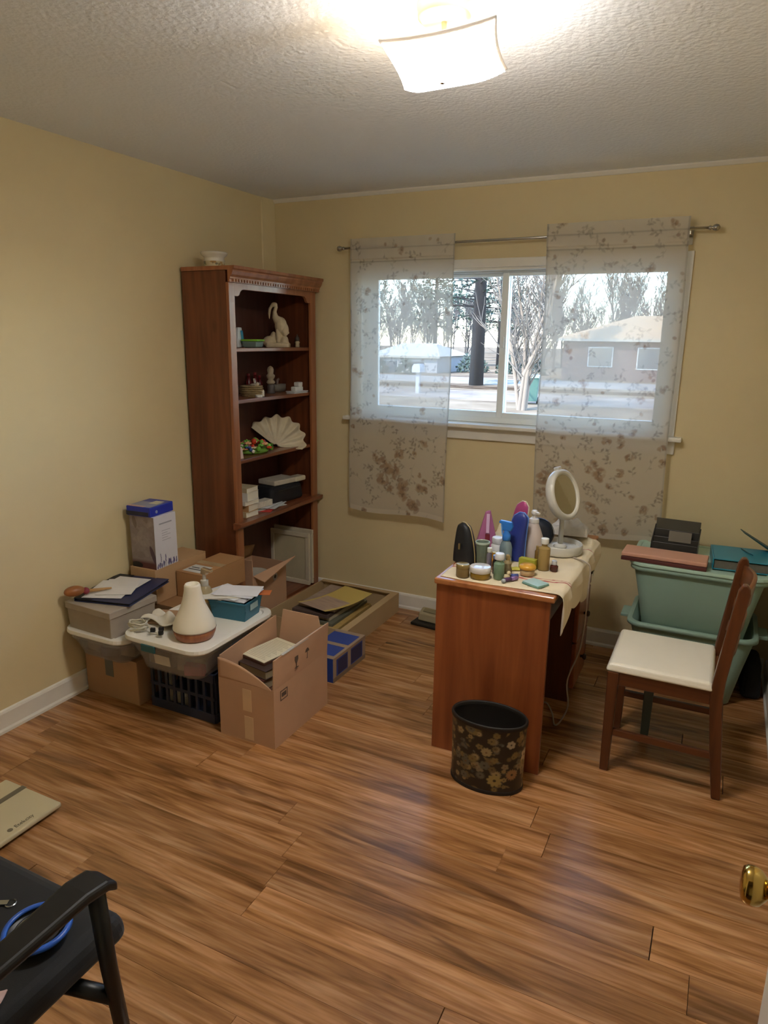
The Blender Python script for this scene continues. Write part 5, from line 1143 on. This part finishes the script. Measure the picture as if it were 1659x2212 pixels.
    defs = [('7d5a34', .30, .50, .03, 'brown folder at the bottom of the flat carton'), ('8a7a5a', .30, .46, .02, 'khaki folder low in the flat carton'), ('b89a5a', .28, .44, .02, 'buff folder in the flat carton'), ('6a6a5a', .27, .42, .018, 'grey magazine pile in the flat carton'), ('c9bda0', .25, .40, .022, 'cream magazine pile in the flat carton'), ('5a4a44', .24, .36, .02, 'dark magazine under the newspapers in the flat carton'), ('a89484', .24, .36, .012, 'folded newspaper under the yellow paper')]
    for k, (c, w, d, hh, lab) in enumerate(defs):
        solo('paper_stack', MB().box(-w/2, w/2, -d/2, d/2, 0, hh), M(c, .8, noise=(30, .12)), lab, 'papers', (.645+r.uniform(-.03, .02), -.42+r.uniform(-.03, .03), z), R(r.uniform(-4, 4)), 'papers in the flat carton', bevel=.002); z += hh+.0006
    def ysheet(u, v): return ((u-.5)*.22+.03*v, (v-.5)*.36, .006+.016*(2*abs(v-.45))**2+.02*max(0, v-.7)*u)
    c = Canvas(.22, .36, 60, 100, 'cdb565', 3); c.blend((np.clip((.21-c.Y)/.01, 0, 1)*np.clip((c.X-.01)/.01, 0, 1)*np.clip((.205-c.X)/.01, 0, 1))*.9, 'b39a8c')
    for k in range(40): c.ell(c.r.uniform(.01, .2), c.r.uniform(.01, .2), .03, .003, 0, '94807a', .35)
    solo('yellow_newspaper', MB().grid(ysheet, 60, 100), painted(.8), 'curled yellow printed newspaper on top of the flat carton', 'newspaper', (.675, -.45, z), R(-14), smooth=True, solid=.0015, cols=c.cols())
    # blue taped box
    t = thing('blue_carton', 'low blue box bound with brown tape on the floor by the open carton', 'box', (.947, -.905, 0), R(-1))
    w, d, h = .172, .325, .128
    part('carton', MB().box(-w/2, w/2, -d/2, d/2, 0, h), M('2e4a9a', .4, noise=(10, .06)), t, bevel=.003)
    TP = M('a38d78', .4, noise=(9, .04))
    for y in (-d/2+.0, -.02, d/2-.03): 
        part('tape', MB().box(-w/2-.0008, w/2+.0008, y, y+.030, h, h+.0008).box(w/2, w/2+.0008, y, y+.030, 0, h), TP, t)
    part('tape', MB().box(w/2-.014, w/2+.0014, -d/2, d/2, h+.0008, h+.0014).box(w/2+.0008, w/2+.0014, -d/2, d/2, h-.014, h+.0008), TP, t)
    part('tape', MB().box(w/2+.0002, w/2+.0012, -d/2, d/2, 0, .024), M('8a7660', .5), t)
    part('side_print', MB().box(w/2, w/2+.0005, -.115, -.025, .03, .105).box(w/2, w/2+.0005, .015, .125, .03, .105), M('202c5a', .4), t)
    # carton on the bottom shelf with plates
    t = thing('shelf_carton', 'open cardboard box of crockery on the bottom of the bookcase', 'box', (.215, -.605, .0905))
    x0, x1, y0, y1, h = -.125, .125, -.165, .165, .25
    wallbox(t, x0, x1, y0, y1, h, CBX)
    def fl(p): return MB().add(p, [[0, 1, 2, 3]])
    part('flap', fl([(x0+.01, y0+.002, h), (x1, y0+.002, h), (x1-.004, y0+.004, h+.095), (x0+.02, y0+.004, h+.09)]), CBX, t, solid=.005)
    part('flap', MB().grid(lambda u, v: (x0+.003+.03*v, y0+.02+u*.30, h+v*(.105-.03*u*u)), 10, 4), CBD, t, solid=.005, smooth=True)
    part('flap', fl([(x1, y0+.01, h), (x1, y1, h), (x1+.075, y1-.01, h+.045), (x1+.06, y0+.03, h-.03)]), CBX, t, solid=.005)
    part('sticker', MB().lathe([(.001, 0), (.024, 0), (.024, .0008), (.001, .001)], 24, (x1, .05, .19), mtx=Matrix.Rotation(R(90), 3, 'Y')), M('b9b6ae', .6), t); part('sticker_mark', MB().lathe([(.001, .0011), (.011, .0011), (.011, .0016), (.001, .0018)], 20, (x1, .05, .19), mtx=Matrix.Rotation(R(90), 3, 'Y')), M('3c3c40', .6), t)
    for k in range(4): solo('plate', MB().lathe([(.05, 0), (.06, .003), (.09, .014), (.093, .017), (.088, .016), (.058, .007), (.001, .006)], 36), M('cfc8b8', .25), ('white plate at the bottom of the stack in the shelf box', 'second plate in the stack in the shelf box', 'third plate in the stack in the shelf box', 'topmost white plate in the shelf box')[k], 'plate', (.215, -.60, .0965+.12+.022*k), 0, 'plates in the shelf box', smooth=True)
    solo('packing_paper', MB().box(-.10, .10, -.13, .13, 0, .118), M('b8a98c', .9, noise=(20, .15), bump=(40, .8, .01)), 'crumpled packing paper under the plates in the shelf box', 'paper', (.215, -.605, .0960), 0, bevel=.02)
def sum_lines():
    mb = MB()
    for k in range(16): mb.box(-.06, .058-.012*(k % 3), -.09+k*.0115, -.0878+k*.0115, .017, .0172)
    return mb
build_cartons()
def build_small_floor():
    t = thing('kitchen_scale', 'small beige plastic device with a black base on the floor behind the desk', 'device', (1.185, -.165, 0), R(-6))
    part('black_base', MB().box(-.11, .11, -.075, .055, 0, .018), M('1b1a16', .5), t, bevel=.006)
    part('housing', MB().prism([(-.03, .018), (.055, .018), (.055, .07), (.03, .085), (-.02, .062)], 'x', -.085, .10), M('a89c7e', .4), t, bevel=.008, seg=3)
    part('panel', MB().obox((.0, .004, .0785), (.12, .03, .003), (R(22), 0, 0)), M('8a8064', .4), t)
    # bathroom scale
    t = thing('bathroom_scale', 'white square bathroom scale with a grey stripe on the floor', 'scale', (.497, -2.467, 0))
    part('scale_base', MB().box(-.135, .135, -.135, .135, .006, .012), M('26221e', .6), t)
    part('scale_top', MB().box(-.148, .148, -.148, .148, .012, .032), M('c7bb98', .3, noise=(5, .02)), t, bevel=.008, seg=3)
    part('grey_stripe', MB().box(-.057, -.033, -.1475, .1475, .0322, .0327), M('6e6653', .4), t)
    for x in (-.11, .11):
        for y in (-.11, .11): part('foot', MB().lathe([(.016, 0), (.016, .006)], 12, (x, y, 0)), M('1a1a1a', .7), t)
    G = M('6d6450', .6)
    part('logo', MB().lathe([(.001, 0), (.009, 0), (.009, .0006), (.001, .0006)], 20, (.118, -.032, .0321)), G, t)
    text('brand_lettering', 'Etekcity', .022, G, t, (.119, .020, .0324), (0, 0, R(90)))
    # black guest chair in the foreground
    BK = M('070708', .75, bump=(500, .25, .001), sheen=.15, noise=(8, .1)); PL = M('080807', .42, noise=(8, .08))
    t = thing('guest_chair', 'black upholstered guest chair with curved plastic armrests in the foreground', 'chair', (1.36, -3.12, 0))
    part('seat', MB().taper((-.24, .24, -.22, .235), (-.23, .23, -.21, .225), .405, .47), BK, t, bevel=.03, seg=4)
    part('seat_pan', MB().box(-.20, .20, -.20, .20, .385, .405), PL, t)
    part('backrest', MB().grid(lambda u, v: ((u-.5)*.43*(1-.12*v*v), -.245-.05*v+.02*(2*u-1)**2, .50+v*.42), 18, 14), BK, t, smooth=True, solid=.05, bevel=.012, off=0)
    for s in (-1, 1):
        x = s*.285
        arm = [(x, .150, .640), (x, .125, .660), (x, .08, .668), (x, .0, .664), (x, -.12, .660), (x, -.25, .655)]
        mb = MB(); n = len(arm); wds = [.030, .036, .036, .032, .028, .024]
        vs = []
        for (ax, ay, az), wv in zip(arm, wds): vs += [(ax-wv, ay, az), (ax+wv*.8, ay, az-.004), (ax+wv*.8, ay, az-.026), (ax-wv, ay, az-.024)]
        fs = [[i*4+k, i*4+(k+1) % 4, (i+1)*4+(k+1) % 4, (i+1)*4+k] for i in range(n-1) for k in range(4)]+[[3, 2, 1, 0], [4*n-4, 4*n-3, 4*n-2, 4*n-1]]
        part('armrest', mb.add(vs, fs), PL, t, bevel=.008, seg=3)
        part('front_leg', MB().tube([(x, .115, .645), (x+s*.004, .125, .45), (x+s*.012, .165, .0)], [.017, .016, .013], 12), PL, t, smooth=True)
        part('rear_leg', MB().tube([(x, -.24, .64), (x, -.235, .45), (x+s*.01, -.27, 0)], [.018, .018, .014], 12), PL, t, smooth=True)
        part('seat_bracket', MB().tube([(s*.19, .09, .395), (x, .128, .375)], .016, 10), PL, t, smooth=True)
        part('seat_bracket', MB().tube([(s*.19, -.14, .395), (x, -.236, .40)], .014, 10), PL, t, smooth=True)
    # things left on its seat
    t = thing('blue_bowl', 'dark bowl with a bright blue rim lying on the black chair seat', 'bowl', (1.487, -3.022, .4705)); t.scale = (.7, .7, .9)
    part('bowl', MB().lathe([(.05, 0), (.075, .006), (.090, .022), (.085, .022), (.070, .010), (.001, .008)], 44), M('141a26', .35), t, smooth=True)
    part('blue_rim', MB().lathe([(.0885, .0215), (.094, .0235), (.092, .030), (.080, .031), (.078, .026), (.0845, .0215)], 44, cap=False), M('2f62c4', .3), t, smooth=True)
    part('inner_disc', MB().lathe([(.030, .012), (.062, .014), (.064, .024), (.056, .026), (.030, .018)], 36, cap=False), M('8a8680', .2, .6), t, smooth=True)
    solo('pink_cloth', MB().grid(lambda u, v: ((u-.5)*.10, (v-.5)*.07, .006+.010*math.sin(math.pi*u)*math.sin(math.pi*v)+.003*math.sin(u*12+v*7)), 18, 14), M('c9a8a0', .8), 'pale pink cloth lying on the black chair seat under the armrest', 'cloth', (1.515, -3.185, .4705), R(30), smooth=True, solid=.003)
    t = thing('keys', 'small silver keys lying on the black chair seat', 'keys', (1.335, -3.005, .4705), R(30))
    part('key', MB().obox((0, 0, .003), (.05, .012, .003)), M('a9b0b8', .2, 1.), t); part('key', MB().obox((-.03, .02, .003), (.045, .010, .003), (0, 0, .6)), M('a9b0b8', .2, 1.), t)
    part('key_ring', MB().lathe([(.010, .001), (.012, .002), (.010, .003)], 18, (.03, 0, 0), cap=False), M('a9b0b8', .2, 1.), t)
build_small_floor()
